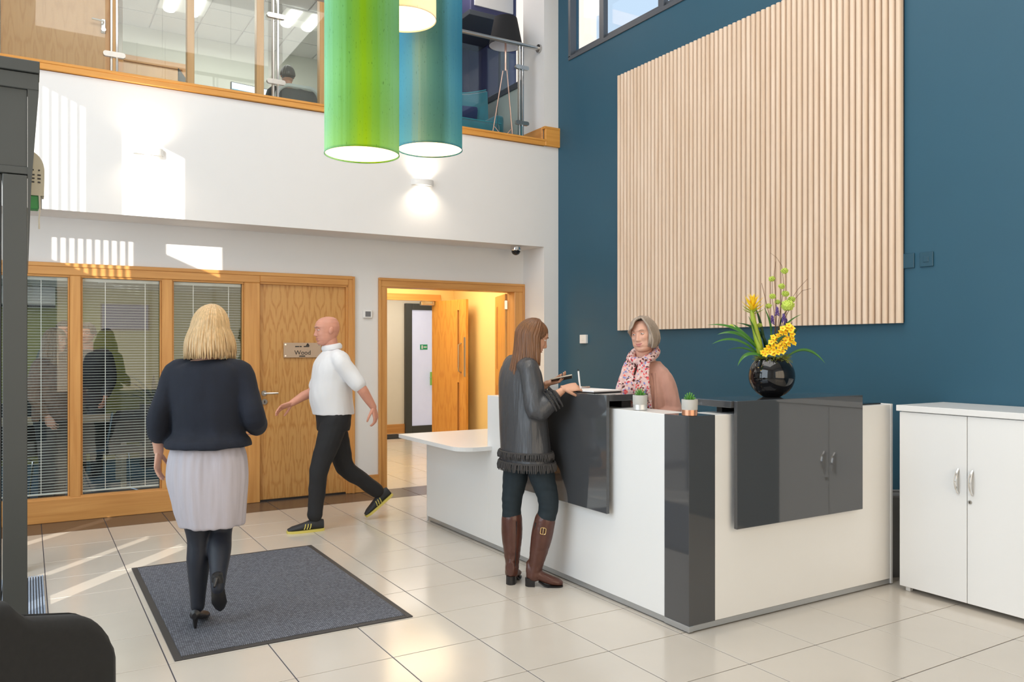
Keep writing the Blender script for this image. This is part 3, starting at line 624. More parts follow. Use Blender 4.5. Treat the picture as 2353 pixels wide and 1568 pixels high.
box('plinth', DX + 0.004, DX + 0.03, 3.31, 6.31, 0.006, 0.038, SILVER, rd, 0.002); box('plinth', DX + 0.003, 4.655, DY + 0.003, DY + 0.03, 0.006, 0.038, SILVER, rd, 0.002)
box('plinth', DX - 0.002, DX + 0.03, DY - 0.002, 3.311, 0.006, 0.038, SILVER, rd, 0.002)
box('plinth_base', DX + 0.02, DX + 0.16, DY + 0.02, 6.30, 0.0, 0.012, BLACK, rd, 0); box('plinth_base', DX + 0.02, 4.65, DY + 0.02, 3.30, 0.0, 0.012, BLACK, rd, 0)
fp = box('front_overpanel', 2.895, 2.918, 3.746, 4.85, 0.52, 1.215, DGREY, rd, 0.0025)
box('front_shelf', 2.918, 3.21, 3.746, 4.85, 1.178, 1.215, DGREY, rd, 0.0025)
box('spacer', 2.918, DX, 3.80, 3.84, 0.58, 1.10, BLACK, rd, 0); box('spacer', 2.918, DX, 4.76, 4.80, 0.58, 1.10, BLACK, rd, 0)
box('riser', 3.05, 3.12, 3.80, 4.80, 1.133, 1.178, BLACK, rd, 0)
box('side_overpanel', 3.245, 4.306, 3.068, 3.091, 0.52, 1.206, DGREY, rd, 0.0025)
box('side_shelf', 3.225, 4.306, 3.091, 3.385, 1.169, 1.206, DGREY, rd, 0.0025)
box('spacer', 3.30, 3.34, 3.091, DY, 0.58, 1.10, BLACK, rd, 0); box('spacer', 4.21, 4.25, 3.091, DY, 0.58, 1.10, BLACK, rd, 0)
box('riser', 3.32, 4.22, 3.25, 3.29, 1.133, 1.169, BLACK, rd, 0)

# ================================================================== CUPBOARD
cb = thing('storage_cupboard', 'white two door storage cupboard beside the reception desk', 'cupboard', (4.84, 2.61, 0))
box('body', 4.615, 5.083, 2.19, 3.02, 0.035, 1.10, LAMW, cb, 0.001)
box('top', 4.583, 5.085, 2.175, 3.036, 1.103, 1.139, LAMW, cb, 0.002)
for y0, y1, hy in ((2.607, 3.02, 2.655), (2.19, 2.603, 2.573)):
    dr = box('door', 4.595, 4.613, y0, y1, 0.032, 1.098, LAMW, cb, 0.0015)
    pts = []
    for k in range(13):
        a = k / 12; pts.append((4.594 - 0.030 * math.sin(PI * a) ** 0.7, hy, 0.652 + 0.140 * a))
    b = MB(); b.tube(pts, [0.0065 + 0.002 * math.sin(PI * k / 12) for k in range(13)], 8, up=(0, 1, 0)); b.build('handle', CHROME, dr)
b = MB(); b.tube([(4.597, 2.587, 0.612), (4.590, 2.587, 0.612)], 0.0105, 16); lk = b.build('lock', STEEL, cb)
box('keyhole', 4.5885, 4.5905, 2.585, 2.589, 0.606, 0.618, BLACK, lk, 0)
for x in (4.64, 5.04):
    for y in (2.23, 2.985): box('foot', x - 0.015, x + 0.015, y - 0.015, y + 0.015, 0, 0.035, WPLAST, cb, 0.002)
bg_ = MB(); rows = []
for i in range(9):
    z = 0.52 * i / 8; rr = 0.13 + 0.03 * math.sin(i * 0.9)
    rows.append([(4.90 + (rr + 0.012 * noise.noise(V((math.cos(a), math.sin(a), z * 6)) * 2.5)) * math.cos(a), 3.26 + 0.6 * (rr + 0.012 * noise.noise(V((math.cos(a), math.sin(a), z * 6)) * 2.5)) * math.sin(a), z) for a in [2 * PI * j / 24 for j in range(24)]])
bg_.quadgrid(rows, True, True, True)
tb = thing('bin_bag', 'grey plastic bin liner between desk and cupboard', 'bag', (4.90, 3.26, 0)); bg_.build('bag_body', M('grey_polythene', (0.22, 0.22, 0.22), 0.3), tb)
b = MB(); b.tube([(4.90 + 0.13 * math.cos(2 * PI * j / 20), 3.26 + 0.08 * math.sin(2 * PI * j / 20), 0.525) for j in range(21)], 0.012, 6, caps=False); b.build('gathered_rim', M('grey_polythene_rim', (0.25, 0.25, 0.25), 0.3), tb)

# ================================================================== THINGS ON THE DESK
LEAFG = M('succulent_green', (0.10, 0.30, 0.05), 0.5, var=0.25, vs=30)
CONC = M('pale_concrete', (0.46, 0.45, 0.42), 0.8, var=0.06, vs=40)
def blade(base, d, length, width, curl=0.4, n=8, up=V((0, 0, 1)), thick=0.0012, droop=0.0, tipw=0.1, fold=0.25):
    """leaf blade: base point, initial direction, bends by curl (rad) toward -up"""
    b = MB(); base = V(base); d = V(d).normalized(); side = d.cross(up); side = side.normalized() if side.length > 1e-5 else V((1, 0, 0))
    rows = []; p = base.copy(); cur = d.copy()
    for i in range(n + 1):
        t = i / n; wd = width * (tipw + (1 - tipw) * math.sin(PI * min(1, 0.12 + 0.88 * t)) ** 0.8) * (1 if t < 0.5 else (1 - (t - 0.5) * 2) ** 0.6 + 0.02)
        nn = side.cross(cur).normalized()
        rows.append([p - side * wd / 2 + nn * wd * fold, p - nn * thick, p + side * wd / 2 + nn * wd * fold, p + nn * (thick + wd * fold * 0.25)])
        cur = (Matrix.Rotation(-curl / n, 3, side) @ cur).normalized(); p = p + cur * length / n
    b.quadgrid(rows, True, True, True)
    return b
def succulent(label, x, y, metal):
    t = thing('potted_succulent', label, 'plant', (x, y, 1.134), group='small succulent pots on the desk corner')
    b = MB(); b.lathe([(0.036, 0.0), (0.0405, 0.003), (0.0415, 0.032)], (x, y, 1.134), 32); b.build('metal_base', metal, t)
    b = MB(); b.lathe([(0.0415, 0.032), (0.0425, 0.083), (0.041, 0.086), (0.037, 0.085), (0.036, 0.072), (0.0, 0.072)], (x, y, 1.134), 32); b.build('concrete_cup', CONC, t)
    for ring, (cnt, el, ln) in enumerate(((9, 0.5, 0.032), (8, 0.85, 0.038), (6, 1.15, 0.042), (3, 1.42, 0.044))):
        for k in range(cnt):
            a = 2 * PI * k / cnt + ring * 0.35; dd = V((math.cos(a) * math.cos(el), math.sin(a) * math.cos(el), math.sin(el)))
            blade(V((x, y, 1.134 + 0.074)) + dd * 0.006, dd, ln, 0.013, -0.25, 5, fold=0.15, thick=0.003).build('leaf', LEAFG, t)
    return t
succulent('green succulent in concrete pot with silver base', 3.012, 3.585, M('silver_glaze', (0.75, 0.75, 0.74), 0.3, 0.6))
succulent('green succulent in concrete pot with copper base', 2.992, 3.160, M('copper_glaze', (0.85, 0.42, 0.26), 0.25, 0.85))
VX, VY, VZ = 3.715, 3.245, 1.207
vs_ = thing('vase', 'glossy black globe vase on the graphite desk shelf', 'vase', (VX, VY, VZ))
pr = []
for k in range(3, 28):
    a = -PI / 2 + PI * k / 30.0; pr.append((0.131 * math.cos(a), 0.119 + 0.128 * math.sin(a)))
pr = [(0.05, 0.0)] + [p for p in pr if p[1] > 0.002 and p[1] < 0.226] + [(0.072, 0.229), (0.066, 0.226), (0.066, 0.19), (0.0, 0.18)]
b = MB(); b.lathe(pr, (VX, VY, VZ), 56); b.build('globe', M('black_glaze', (0.004, 0.004, 0.005), 0.03, spec=0.6), vs_)
fa = thing('flower_arrangement', 'yellow and green flower arrangement in the black vase', 'flowers', (VX, VY, VZ + 0.2))
# layout of the arrangement on a 2.5 mm grid round the vase mouth (1773, 832), plus depth
Rr = V((0.857, -0.515, 0)); Ff = V((0.515, 0.857, 0)); SP = 0.002512
def FP(dx, dy, dep=0.0):   # offsets from the vase mouth: to the right, up, back
    return V((VX, VY, VZ + 0.205)) + Rr * dx + V((0, 0, dy)) + Ff * dep
def vase_at(px, py, dep=0.0): return FP((px - 1773) * SP, (832 - py) * SP, dep)
LGREEN = M('bromeliad_leaf_green', (0.055, 0.19, 0.03), 0.35, var=0.3, vs=12)
DGREEN = M('dark_leaf_green', (0.025, 0.085, 0.025), 0.4, var=0.3, vs=14)
YEL = M('yellow_petal', (0.95, 0.62, 0.02), 0.5, var=0.12, vs=60)
ORNG = M('orange_throat', (0.80, 0.25, 0.02), 0.5)
LIME = M('lime_petal', (0.50, 0.62, 0.10), 0.6, var=0.2, vs=60)
PURP = M('purple_bud', (0.13, 0.07, 0.27), 0.6, var=0.3, vs=60)
TWIG = M('brown_twig', (0.16, 0.08, 0.045), 0.8)
MOSS = M('green_moss', (0.16, 0.18, 0.02), 0.9, var=0.5, vs=60)
def strap(pts, w, m, n=14, roll=0.8):
    """strap leaf through control points (quadratic), tapering to a tip"""
    p0, p1, p2 = [V(p) for p in pts]; b = MB(); rows = []
    for i in range(n + 1):
        t = i / n; p = p0 * (1 - t) ** 2 + p1 * 2 * t * (1 - t) + p2 * t * t; tn = ((p1 - p0) * (1 - t) + (p2 - p1) * t).normalized()
        sd = tn.cross(V((0, 0, 1))); sd = (sd.normalized() if sd.length > 0.05 else Ff.copy()); nn = sd.cross(tn).normalized(); sd = (sd * math.cos(roll) + nn * math.sin(roll)).normalized(); nn = sd.cross(tn).normalized()
        wd = w * (0.55 + 0.45 * math.sin(PI * t * 0.9)) * (1 - t ** 4) + 0.0008
        rows.append([p - sd * wd / 2 + nn * wd * 0.22, p - nn * 0.0008, p + sd * wd / 2 + nn * wd * 0.22, p + nn * 0.001])
    b.quadgrid(rows, True, True, True); return b.build('leaf', m, fa)
rl = random.Random(21)
for pts, w, m in (
    ([(1750, 820, 0), (1700, 740, -.03), (1622, 748, -.03)], .022, LGREEN), ([(1752, 820, 0), (1705, 748, .02), (1650, 770, .03)], .022, LGREEN),
    ([(1748, 822, .01), (1690, 760, -.02), (1630, 792, -.05)], .016, LGREEN), ([(1745, 822, -.02), (1705, 792, -.06), (1662, 806, -.09)], .013, LGREEN),
    ([(1748, 822, -.04), (1700, 800, -.08), (1683, 842, -.10)], .018, LGREEN), ([(1810, 822, 0), (1850, 785, -.03), (1889, 836, -.05)], .020, LGREEN),
    ([(1760, 815, .02), (1705, 760, .05), (1690, 745, .06)], .020, LGREEN), ([(1755, 815, .0), (1728, 760, -.02), (1716, 728, -.03)], .030, LGREEN),
    ([(1764, 815, -.02), (1775, 760, -.03), (1752, 708, -.03)], .028, LGREEN), ([(1775, 815, .0), (1790, 745, -.03), (1834, 724, -.05)], .022, LGREEN),
    ([(1790, 815, .03), (1810, 760, .05), (1828, 742, .05)], .024, DGREEN), ([(1800, 815, .0), (1815, 775, -.02), (1832, 755, -.03)], .026, DGREEN),
    ([(1770, 815, .03), (1762, 750, .05), (1700, 742, .07)], .020, DGREEN), ([(1785, 812, .04), (1800, 730, .06), (1818, 712, .06)], .026, DGREEN),
    ([(1765, 815, .04), (1750, 730, .05), (1740, 705, .05)], .024, DGREEN), ([(1772, 800, -.06), (1782, 772, -.09), (1793, 775, -.11)], .018, DGREEN)):
    strap([vase_at(*q) for q in pts], w * 1.15, m, roll=rl.choice((0.55, 0.8, -0.6, 1.0)))
# bromeliad spike
BST = M('bromeliad_stem', (0.34, 0.44, 0.03), 0.4, var=0.2, vs=10)
b = MB(); b.tube([vase_at(1748, 815), vase_at(1740, 780), vase_at(1732, 745), vase_at(1727, 715)], [0.022, 0.021, 0.016, 0.011], 12, round_caps=True); b.build('bromeliad_stem', BST, fa)
for k in range(26):
    lv = k / 25.0; a = k * 2.4; el = 0.15 + lv * 1.25
    dd = (Rr * math.cos(a) + Ff * math.sin(a)) * math.cos(el) + V((0, 0, math.sin(el)))
    blade(vase_at(1729, 722) + V((0, 0, 0.055 * lv)) + dd * 0.006, dd, 0.062 + 0.02 * (1 - abs(lv - 0.5) * 2), 0.021, 0.25 - 0.75 * (1 - lv), 7, fold=0.2).build('bract', YEL if k > 4 else BST, fa)
# lime viburnum heads on twigs
def cluster(c, r, cnt, m, name):
    b = MB()
    for k in range(cnt):
        a = k * 2.39996; z = 1 - 2 * (k + 0.5) / cnt; q = math.sqrt(1 - z * z)
        b.ball(V(c) + V((q * math.cos(a), q * math.sin(a), z * 0.8)) * r * (0.75 + 0.3 * random.random()), r * 0.24, 6, 4)
    return b.build(name, m, fa)
heads = [(1803, 622, 9, 0), (1776, 640, 8, .02), (1795, 658, 8, -.01), (1805, 675, 9, 0), (1820, 688, 9, .01), (1775, 681, 8, 0), (1806, 703, 15, -.03), (1768, 703, 8, .02), (1789, 694, 7, .02), (1685, 750, 6, .05), (1748, 748, 7, .03), (1816, 752, 7, -.01)]
for x, y, r, dp_ in heads: cluster(vase_at(x, y, dp_), r * SP * 0.85, 48 if r < 12 else 110, LIME, 'viburnum_head')
for pl_ in ([(1785, 800), (1790, 740), (1803, 660), (1798, 610), (1785, 590), (1771, 580)], [(1780, 800), (1783, 740), (1776, 690), (1776, 640)], [(1785, 800), (1795, 730), (1796, 660)], [(1788, 800), (1800, 740), (1812, 700), (1835, 665), (1858, 640)], [(1788, 800), (1806, 730), (1826, 690), (1845, 668), (1865, 663)], [(1778, 800), (1770, 730), (1758, 680), (1751, 650)], [(1782, 800), (1786, 720), (1780, 630), (1784, 600)]):
    b = MB(); b.tube([vase_at(x, y, 0.01) for x, y in pl_], [0.0022 - 0.0003 * i for i in range(len(pl_))], 5); b.build('twig', TWIG, fa)
for x, y, dp_ in ((1783, 722, -.02), (1797, 738, -.03), (1772, 742, -.02), (1806, 748, 0)):
    b = MB()
    for k in range(26):
        a = k * 2.4; h_ = k / 26.0
        b.ball(vase_at(x + 4 * math.cos(a) * (1 - h_ * 0.7), y - 20 * h_ + 4, dp_ + 0.010 * math.sin(a) * (1 - h_ * .7)), 0.0045, 6, 4)
    b.build('purple_spike', PURP, fa)
# yellow blossoms
b = MB()
for k in range(5):
    a = 2 * PI * k / 5; dd = V((math.cos(a), math.sin(a), 0.35)); b.add(blade(dd * 0.002, dd, 0.0185, 0.018, 0.3, 4, fold=0.12, tipw=0.6))
b.ball((0, 0, 0.004), 0.0042, 8, 5, mi=1)
fl_me = b.mesh((0, 0, 0), True, 50); fl_me.materials.append(YEL); fl_me.materials.append(ORNG)
rnd = random.Random(3)
spots = [(1745, 812), (1753, 806), (1762, 812), (1758, 800), (1770, 806), (1778, 812), (1782, 802), (1790, 810), (1795, 800), (1768, 797), (1764, 788), (1774, 783), (1784, 788), (1768, 777), (1779, 774), (1790, 778), (1786, 766), (1796, 768), (1790, 757), (1800, 755), (1808, 762), (1804, 750), (1812, 770), (1800, 778), (1806, 785), (1815, 790), (1802, 793), (1797, 785), (1811, 779), (1776, 793), (1750, 816), (1768, 815), (1786, 796), (1792, 790), (1797, 762), (1812, 757)]
for x, y in spots:
    o = link('blossom', fl_me, None, fa, vase_at(x, y, -0.055 - 0.012 * rnd.random())); q = (-Ff * 1.0 + V((0, 0, 0.55)) + Rr * rnd.uniform(-.5, .5)).to_track_quat('Z', 'Y'); o.rotation_mode = 'QUATERNION'; o.rotation_quaternion = q
b = MB()
for k in range(420):
    a = rnd.random() * 2 * PI; r0 = 0.045 + 0.035 * rnd.random(); p = V((VX + r0 * math.cos(a), VY + r0 * math.sin(a), VZ + 0.205 + 0.02 * rnd.random()))
    q = p + V((math.cos(a + rnd.uniform(-1, 1)), math.sin(a + rnd.uniform(-1, 1)), rnd.uniform(-0.7, 0.9))) * 0.03
    b.tube([p, (p + q) / 2 + V((0, 0, 0.006)), q], 0.0012, 3)
o = b.build('moss', MOSS, fa); o['kind'] = 'stuff'
# paper, pen and phone
PAPER = M('white_paper', (0.82, 0.80, 0.80), 0.8)
cbd = thing('clipboard', 'white signing sheet on a clipboard on the desk shelf', 'clipboard', (3.03, 4.08, 1.216), 0.12, local=True)
box('board', -0.11, 0.13, -0.14, 0.15, 0.0, 0.004, BLACK, cbd, 0.001); box('paper_sheets', -0.105, 0.125, -0.135, 0.13, 0.004, 0.013, PAPER, cbd, 0.001)
box('clip', 0.02, 0.10, 0.11, 0.145, 0.013, 0.026, CHROME, cbd, 0.003)

tbl = thing('tablet', 'flat dark tablet lying on the far end of the desk top', 'tablet', (4.54, 3.22, 1.1335))
box('casing', 4.44, 4.63, 3.17, 3.28, 1.1335, 1.1405, BLACK, tbl, 0.002); box('screen', 4.45, 4.62, 3.178, 3.272, 1.1405, 1.1412, M('tablet_glass', (0.01, 0.015, 0.03), 0.05), tbl, 0)
# ================================================================== MATS
def mat_pile(name, c1, c2):
    m, N, L, p = nt(name)
    tc = N.new('ShaderNodeTexCoord'); ck = N.new('ShaderNodeTexBrick'); ck.inputs['Scale'].default_value = 40
    ck.inputs['Color1'].default_value = tuple(c1) + (1,); ck.inputs['Color2'].default_value = tuple(c2) + (1,); ck.inputs['Mortar'].default_value = (c2[0] * .4, c2[1] * .4, c2[2] * .4, 1)
    ck.inputs['Mortar Size'].default_value = 0.06; ck.inputs['Brick Width'].default_value = 0.55; ck.inputs['Row Height'].default_value = 0.3
    mp = N.new('ShaderNodeMapping'); mp.inputs['Rotation'].default_value = (0, 0, 0.8); L.new(tc.outputs['Object'], mp.inputs[0]); L.new(mp.outputs[0], ck.inputs[0])
    L.new(ck.outputs[0], p.inputs['Base Color']); p.inputs['Roughness'].default_value = 0.95; p.inputs['Specular IOR Level'].default_value = 0.1
    n2 = N.new('ShaderNodeTexNoise'); n2.inputs['Scale'].default_value = 400; L.new(tc.outputs['Object'], n2.inputs[0])
    b_ = N.new('ShaderNodeBump'); b_.inputs['Strength'].default_value = 0.6; L.new(n2.outputs[0], b_.inputs['Height']); L.new(b_.outputs[0], p.inputs['Normal'])
    return m
dmt = thing('doormat', 'large grey barrier mat with dark rubber edge on the tiles', 'mat', (1.215, 5.04, 0))
RUB = M('dark_rubber', (0.045, 0.042, 0.042), 0.6)
box('pile_field', 0.635, 1.795, 4.145, 5.937, 0.002, 0.010, mat_pile('grey_mat_pile', (0.27, 0.285, 0.33), (0.135, 0.14, 0.165)), dmt, 0.002)
for q in ((0.60, 0.637, 4.108, 5.972), (1.793, 1.83, 4.108, 5.972), (0.637, 1.793, 4.108, 4.147), (0.637, 1.793, 5.935, 5.972)): box('rubber_edge', *q, 0.0, 0.0065, RUB, dmt, 0.002)
emt = thing('entrance_mat', 'ribbed blue grey mat strip at the entrance door', 'mat', (-0.3, 5.0, 0))
box('mat_bed', -0.8, 0.088, 4.0, 6.07, 0.0005, 0.004, RUB, emt, 0)
b = MB()
for k in range(60): b.box(0.088 - 0.0148 * k - 0.0095, 0.088 - 0.0148 * k, 4.0, 6.07, 0.003, 0.012)
b.build('ribs', M('blue_grey_rib', (0.23, 0.28, 0.36), 0.9, var=0.3, vs=80), emt, smooth=False)['kind'] = 'stuff'

# ================================================================== ENTRANCE LOBBY SCREEN
lb = thing('entrance_lobby', 'dark grey aluminium entrance lobby frame at the left edge', 'entrance', (-0.15, 3.85, 0))
box('corner_post', -0.085, 0.0, 3.80, 3.90, 0.0, 2.19, ALU, lb, 0.002)
box('inner_post', -0.60, -0.090, 3.815, 3.885, 0.0, 2.19, ALU, lb, 0.002)
box('transom', -0.60, 0.012, 3.805, 3.90, 2.195, 2.225, ALU, lb, 0.002)
box('head_panel', -0.60, 0.0, 3.812, 3.89, 2.225, 2.54, ALU, lb, 0.002)
box('head_frame', -0.60, 0.040, 3.80, 3.92, 2.54, 2.605, ALU, lb, 0.002); box('head_cap', -0.60, 0.043, 3.79, 3.93, 2.608, 2.655, ALU, lb, 0.002)
b = MB(); b.prism([(0.0005, 2.54), (0.040, 2.54), (0.014, 2.16), (0.002, 1.80), (0.0005, 1.80)][::-1], 3.803, 3.86)
b.xf(Matrix(((1, 0, 0, 0), (0, 0, 1, 0), (0, 1, 0, 0), (0, 0, 0, 1)))); b.build('side_fin', ALU, lb, smooth=False)
box('door_header', -0.10, -0.01, 3.93, 6.3, 2.25, 2.60, ALU, lb, 0.002); box('far_post', -0.10, -0.01, 6.22, 6.30, 0, 2.25, ALU, lb, 0.002)
sd_ = box('door_stile', -0.07, -0.03, 4.02, 4.08, 0.02, 2.25, ALU, lb, 0.002)
box('door_glass', -0.055, -0.045, 4.08, 5.05, 0.08, 2.25, GLASS, lb, 0)
cp = thing('call_point', 'beige covered emergency call point with pull cord on the grey frame', 'call point', (0.02, 3.93, 2.03))
pol = [(0.0, 0.0), (0.058, 0.0), (0.060, 0.10)] + [(0.060 * math.cos(a), 0.10 + 0.085 * math.sin(a)) for a in [PI / 2 * k / 8 for k in range(1, 9)]]
b = MB(); b.prism(pol, -0.045, 0.045); b.xf(Matrix.Translation((0.002, 3.95, 2.13)) @ Matrix.Rotation(PI / 2, 4, 'X')); b.build('cover', BEIGEP, cp)
box('green_case', 0.002, 0.040, 3.915, 3.985, 2.075, 2.13, M('call_point_green', (0.04, 0.30, 0.08), 0.4), cp, 0.003); box('side_bracket', 0.040, 0.052, 3.93, 3.97, 2.08, 2.13, M('grey_bracket', (0.3, 0.3, 0.3), 0.5), cp, 0.002)
b = MB(); b.tube([(0.043, 3.905, 2.13), (0.045, 3.903, 2.08), (0.041, 3.903, 2.03), (0.042, 3.903, 1.99)], [0.0035, 0.003, 0.003, 0.004], 6); b.build('cord', M('cream_cord', (0.62, 0.56, 0.46), 0.8), cp)
for z, w_ in ((2.235, 0.006), (2.215, 0.012), (2.20, 0.012), (2.185, 0.010)):
    for x in (0.02, 0.042): box('printed_mark', x - w_ / 2, x + w_ / 2, 3.9035, 3.9055, z - 0.003, z + 0.003, BLACK, cp, 0)

# ================================================================== TUB CHAIR AT THE LOWER LEFT
CHF = M('charcoal_upholstery', (0.013, 0.013, 0.013), 0.85, var=0.25, vs=60, bump=0.25, bs=900, sheen=0.03)
CHP = M('charcoal_piping', (0.012, 0.012, 0.012), 0.8)
tcx = thing('tub_chair', 'dark charcoal upholstered tub chair in the lower left corner', 'armchair', (0.185, 2.80, 0), math.radians(30), local=True)
# local frame: x toward the open front, the near arm runs along y = 0, the far arm along y = 0.65
pts = [(-0.004, 0.0)] + [(-0.012 - 0.0205 * k, 0.0) for k in range(16)] + [(-0.34 - 0.33 * math.sin(PI * k / 14), 0.325 - 0.325 * math.cos(PI * k / 14)) for k in range(0, 15)] + [(-0.3195 + 0.0205 * k, 0.65) for k in range(16)] + [(-0.004, 0.65)]
def top_z(x):
    s_ = -x; R_ = 0.10
    if s_ > 0.30: z = 0.80 + 0.15 * (s_ - 0.30)
    elif s_ > 0.225: z = 0.734 + 0.066 * ((s_ - 0.225) / 0.075) ** 1.6
    else: z = 0.678 + 0.25 * s_
    if s_ < R_: z -= R_ - math.sqrt(max(0.0, R_ * R_ - (R_ - s_) ** 2))
    return z
rows = []; rim = []; N_ = len(pts)
for i, (x, y) in enumerate(pts):
    a, c = pts[max(0, i - 1)], pts[min(N_ - 1, i + 1)]; t_ = V((c[0] - a[0], c[1] - a[1], 0)).normalized(); nn = V((-t_.y, t_.x, 0)); o_ = V((x, y, 0)); zt = top_z(x)
    sec = [o_ + V((0, 0, 0.16)), o_ - nn * 0.008 + V((0, 0, 0.30)), o_ - nn * 0.012 + V((0, 0, 0.45)), o_ - nn * 0.006 + V((0, 0, zt - 0.03)), o_ + nn * 0.004 + V((0, 0, zt - 0.006)), o_ + nn * 0.02 + V((0, 0, zt)), o_ + nn * 0.05 + V((0, 0, zt)), o_ + nn * 0.072 + V((0, 0, zt - 0.010)), o_ + nn * 0.084 + V((0, 0, zt - 0.04)), o_ + nn * 0.086 + V((0, 0, 0.4)), o_ + nn * 0.086 + V((0, 0, 0.16))]
    rows.append(sec); rim.append(sec[4] + V((0, 0, 0.003)) - nn * 0.002)
def end_ring(sec, off, k):
    cc = sum(sec, V()) / len(sec); cc.z = 0.40; return [cc + V(((p.x - cc.x), (p.y - cc.y) * k, (p.z - cc.z) * (0.5 + 0.5 * k))) + V((off, 0, 0)) for p in sec]
rows = [end_ring(rows[0], 0.022, 0.35), end_ring(rows[0], 0.017, 0.75)] + rows + [end_ring(rows[-1], 0.017, 0.75), end_ring(rows[-1], 0.022, 0.35)]
b = MB(); b.quadgrid(rows, True, True, True); b.build('shell', CHF, tcx, angle=70)
b = MB(); b.tube([V((-0.006, -0.006, 0.16)), V((-0.006, -0.012, 0.35)), V((-0.006, -0.012, 0.50))] + rim + [V((-0.006, 0.656, 0.5)), V((-0.006, 0.656, 0.16))], 0.0045, 6); b.build('piping', CHP, tcx)
b = MB(); b.prism(rounded(-0.56, 0.0, 0.10, 0.55, 0.1), 0.24, 0.43); b.build('seat_cushion', CHF, tcx)
for x in (-0.50, -0.06):
    for y in (0.07, 0.58):
        b = MB(); b.tube([(x, y, 0.19), (x * 1.03, y + (0.02 if y > 0.3 else -0.02), 0.0)], [0.02, 0.012], 10); b.build('leg', BLACK, tcx)

# ================================================================== MEETING ROOM FURNITURE
TTOP = M('grey_oak_table_top', (0.36, 0.29, 0.23), 0.45, var=0.15, vs=8, stretch=(1, 12, 12))
EDGE = M('pale_table_edge', (0.72, 0.62, 0.48), 0.5)
BCH = M('dark_mesh_seat', (0.02, 0.024, 0.03), 0.8)
BLT = M('blue_tint_tube', (0.22, 0.34, 0.48), 0.2, 0.9)  # blue light on the chrome legs put into the colour
mt = thing('meeting_table', 'pale edged meeting table behind the glazed screen', 'table', (0.42, 9.75, 0))
box('table_top', -0.55, 1.0, 9.35, 10.15, 0.715, 0.74, TTOP, mt, 0.003)
box('edge_band', -0.556, 1.006, 9.343, 9.352, 0.712, 0.742, EDGE, mt, 0.002)
box('modesty_panel', -0.45, 0.9, 9.72, 9.74, 0.35, 0.70, M('dark_modesty_panel', (0.06, 0.05, 0.045), 0.6), mt, 0.002)
for x in (-0.45, 0.85):
    for y in (9.45, 10.05): box('leg', x, x + 0.05, y - 0.025, y + 0.025, 0.0, 0.715, EDGE, mt, 0.003)
def sled_chair(label, loc, rz, seat_m, tube_m):
    t = thing('meeting_chair', label, 'chair', loc, rz, group='sled base meeting chairs', local=True)
    b = MB(); b.prism(rounded(-0.22, 0.22, -0.22, 0.22, 0.06), 0.44, 0.475); b.build('seat', seat_m, t)
    rows = []
    for i in range(7):
        z = 0.55 + 0.055 * i; y = -0.23 - 0.02 * i; w_ = 0.21 if 0 < i < 6 else 0.17
        rows.append([(-w_, y, z), (-w_ * 0.5, y - 0.02, z), (0, y - 0.028, z), (w_ * 0.5, y - 0.02, z), (w_, y, z), (w_ * 0.5, y + 0.0, z), (0, y - 0.008, z), (-w_ * .5, y, z)])
    b = MB(); b.quadgrid(rows, True, True, True); b.build('backrest', seat_m, t)
    for s in (-1, 1):
        b = MB(); b.tube([(s * 0.21, -0.33, 0.86), (s * 0.225, -0.24, 0.50), (s * 0.23, 0.20, 0.44), (s * 0.235, 0.27, 0.40), (s * 0.24, 0.23, 0.015), (s * 0.24, -0.30, 0.013)], 0.011, 8); b.build('leg', tube_m, t)
    b = MB(); b.tube([(-0.24, -0.30, 0.013), (0.24, -0.30, 0.013)], 0.011, 8); b.build('rear_bar', tube_m, t)
    return t
sled_chair('dark meeting chair with blue lit chrome legs close to the middle pane', (0.78, 8.95, 0.006), 0.35, BCH, BLT)
sled_chair('dark meeting chair turned sideways behind the left pane', (-0.30, 9.0, 0.006), -1.1, BCH, CHROME)
sled_chair('dark meeting chair at the far side of the table', (-0.05, 10.45, 0.006), PI, BCH, CHROME)
tv = thing('wall_screen', 'small dark blue wall screen on the meeting room back wall', 'screen', (1.15, 11.78, 1.72))
box('bezel', 0.82, 1.40, 11.755, 11.80, 1.71, 2.06, BLACK, tv, 0.004); box('display', 0.835, 1.385, 11.75, 11.757, 1.725, 2.045, emis('screen_blue', (0.012, 0.03, 0.10), 0.25), tv, 0)
ps = thing('projection_screen', 'white projection screen case hanging at the back of the meeting room', 'screen', (-0.2, 11.6, 1.98))
box('fabric', -1.0, 0.30, 11.6, 11.61, 2.02, 2.24, WPLAST, ps, 0); box('bottom_bar', -1.0, 0.30, 11.585, 11.62, 1.985, 2.02, BLACK, ps, 0.004)
pp = thing('potted_palm', 'dark leafy palm in a tall black planter in the meeting room', 'plant', (1.35, 10.9, 0))
b = MB(); b.prism(rounded(1.20, 1.50, 10.75, 11.05, 0.03), 0.006, 0.78); b.build('planter', M('black_planter', (0.012, 0.018, 0.03), 0.4), pp)
for k in range(18):
    a = k * 2.4; el = 0.6 + 0.045 * k; dd = V((math.cos(a) * math.cos(el), math.sin(a) * math.cos(el), math.sin(el)))
    blade((1.35, 10.9, 0.77), dd, 0.62, 0.05, 1.0, 8, fold=0.15).build('frond', DGREEN, pp)
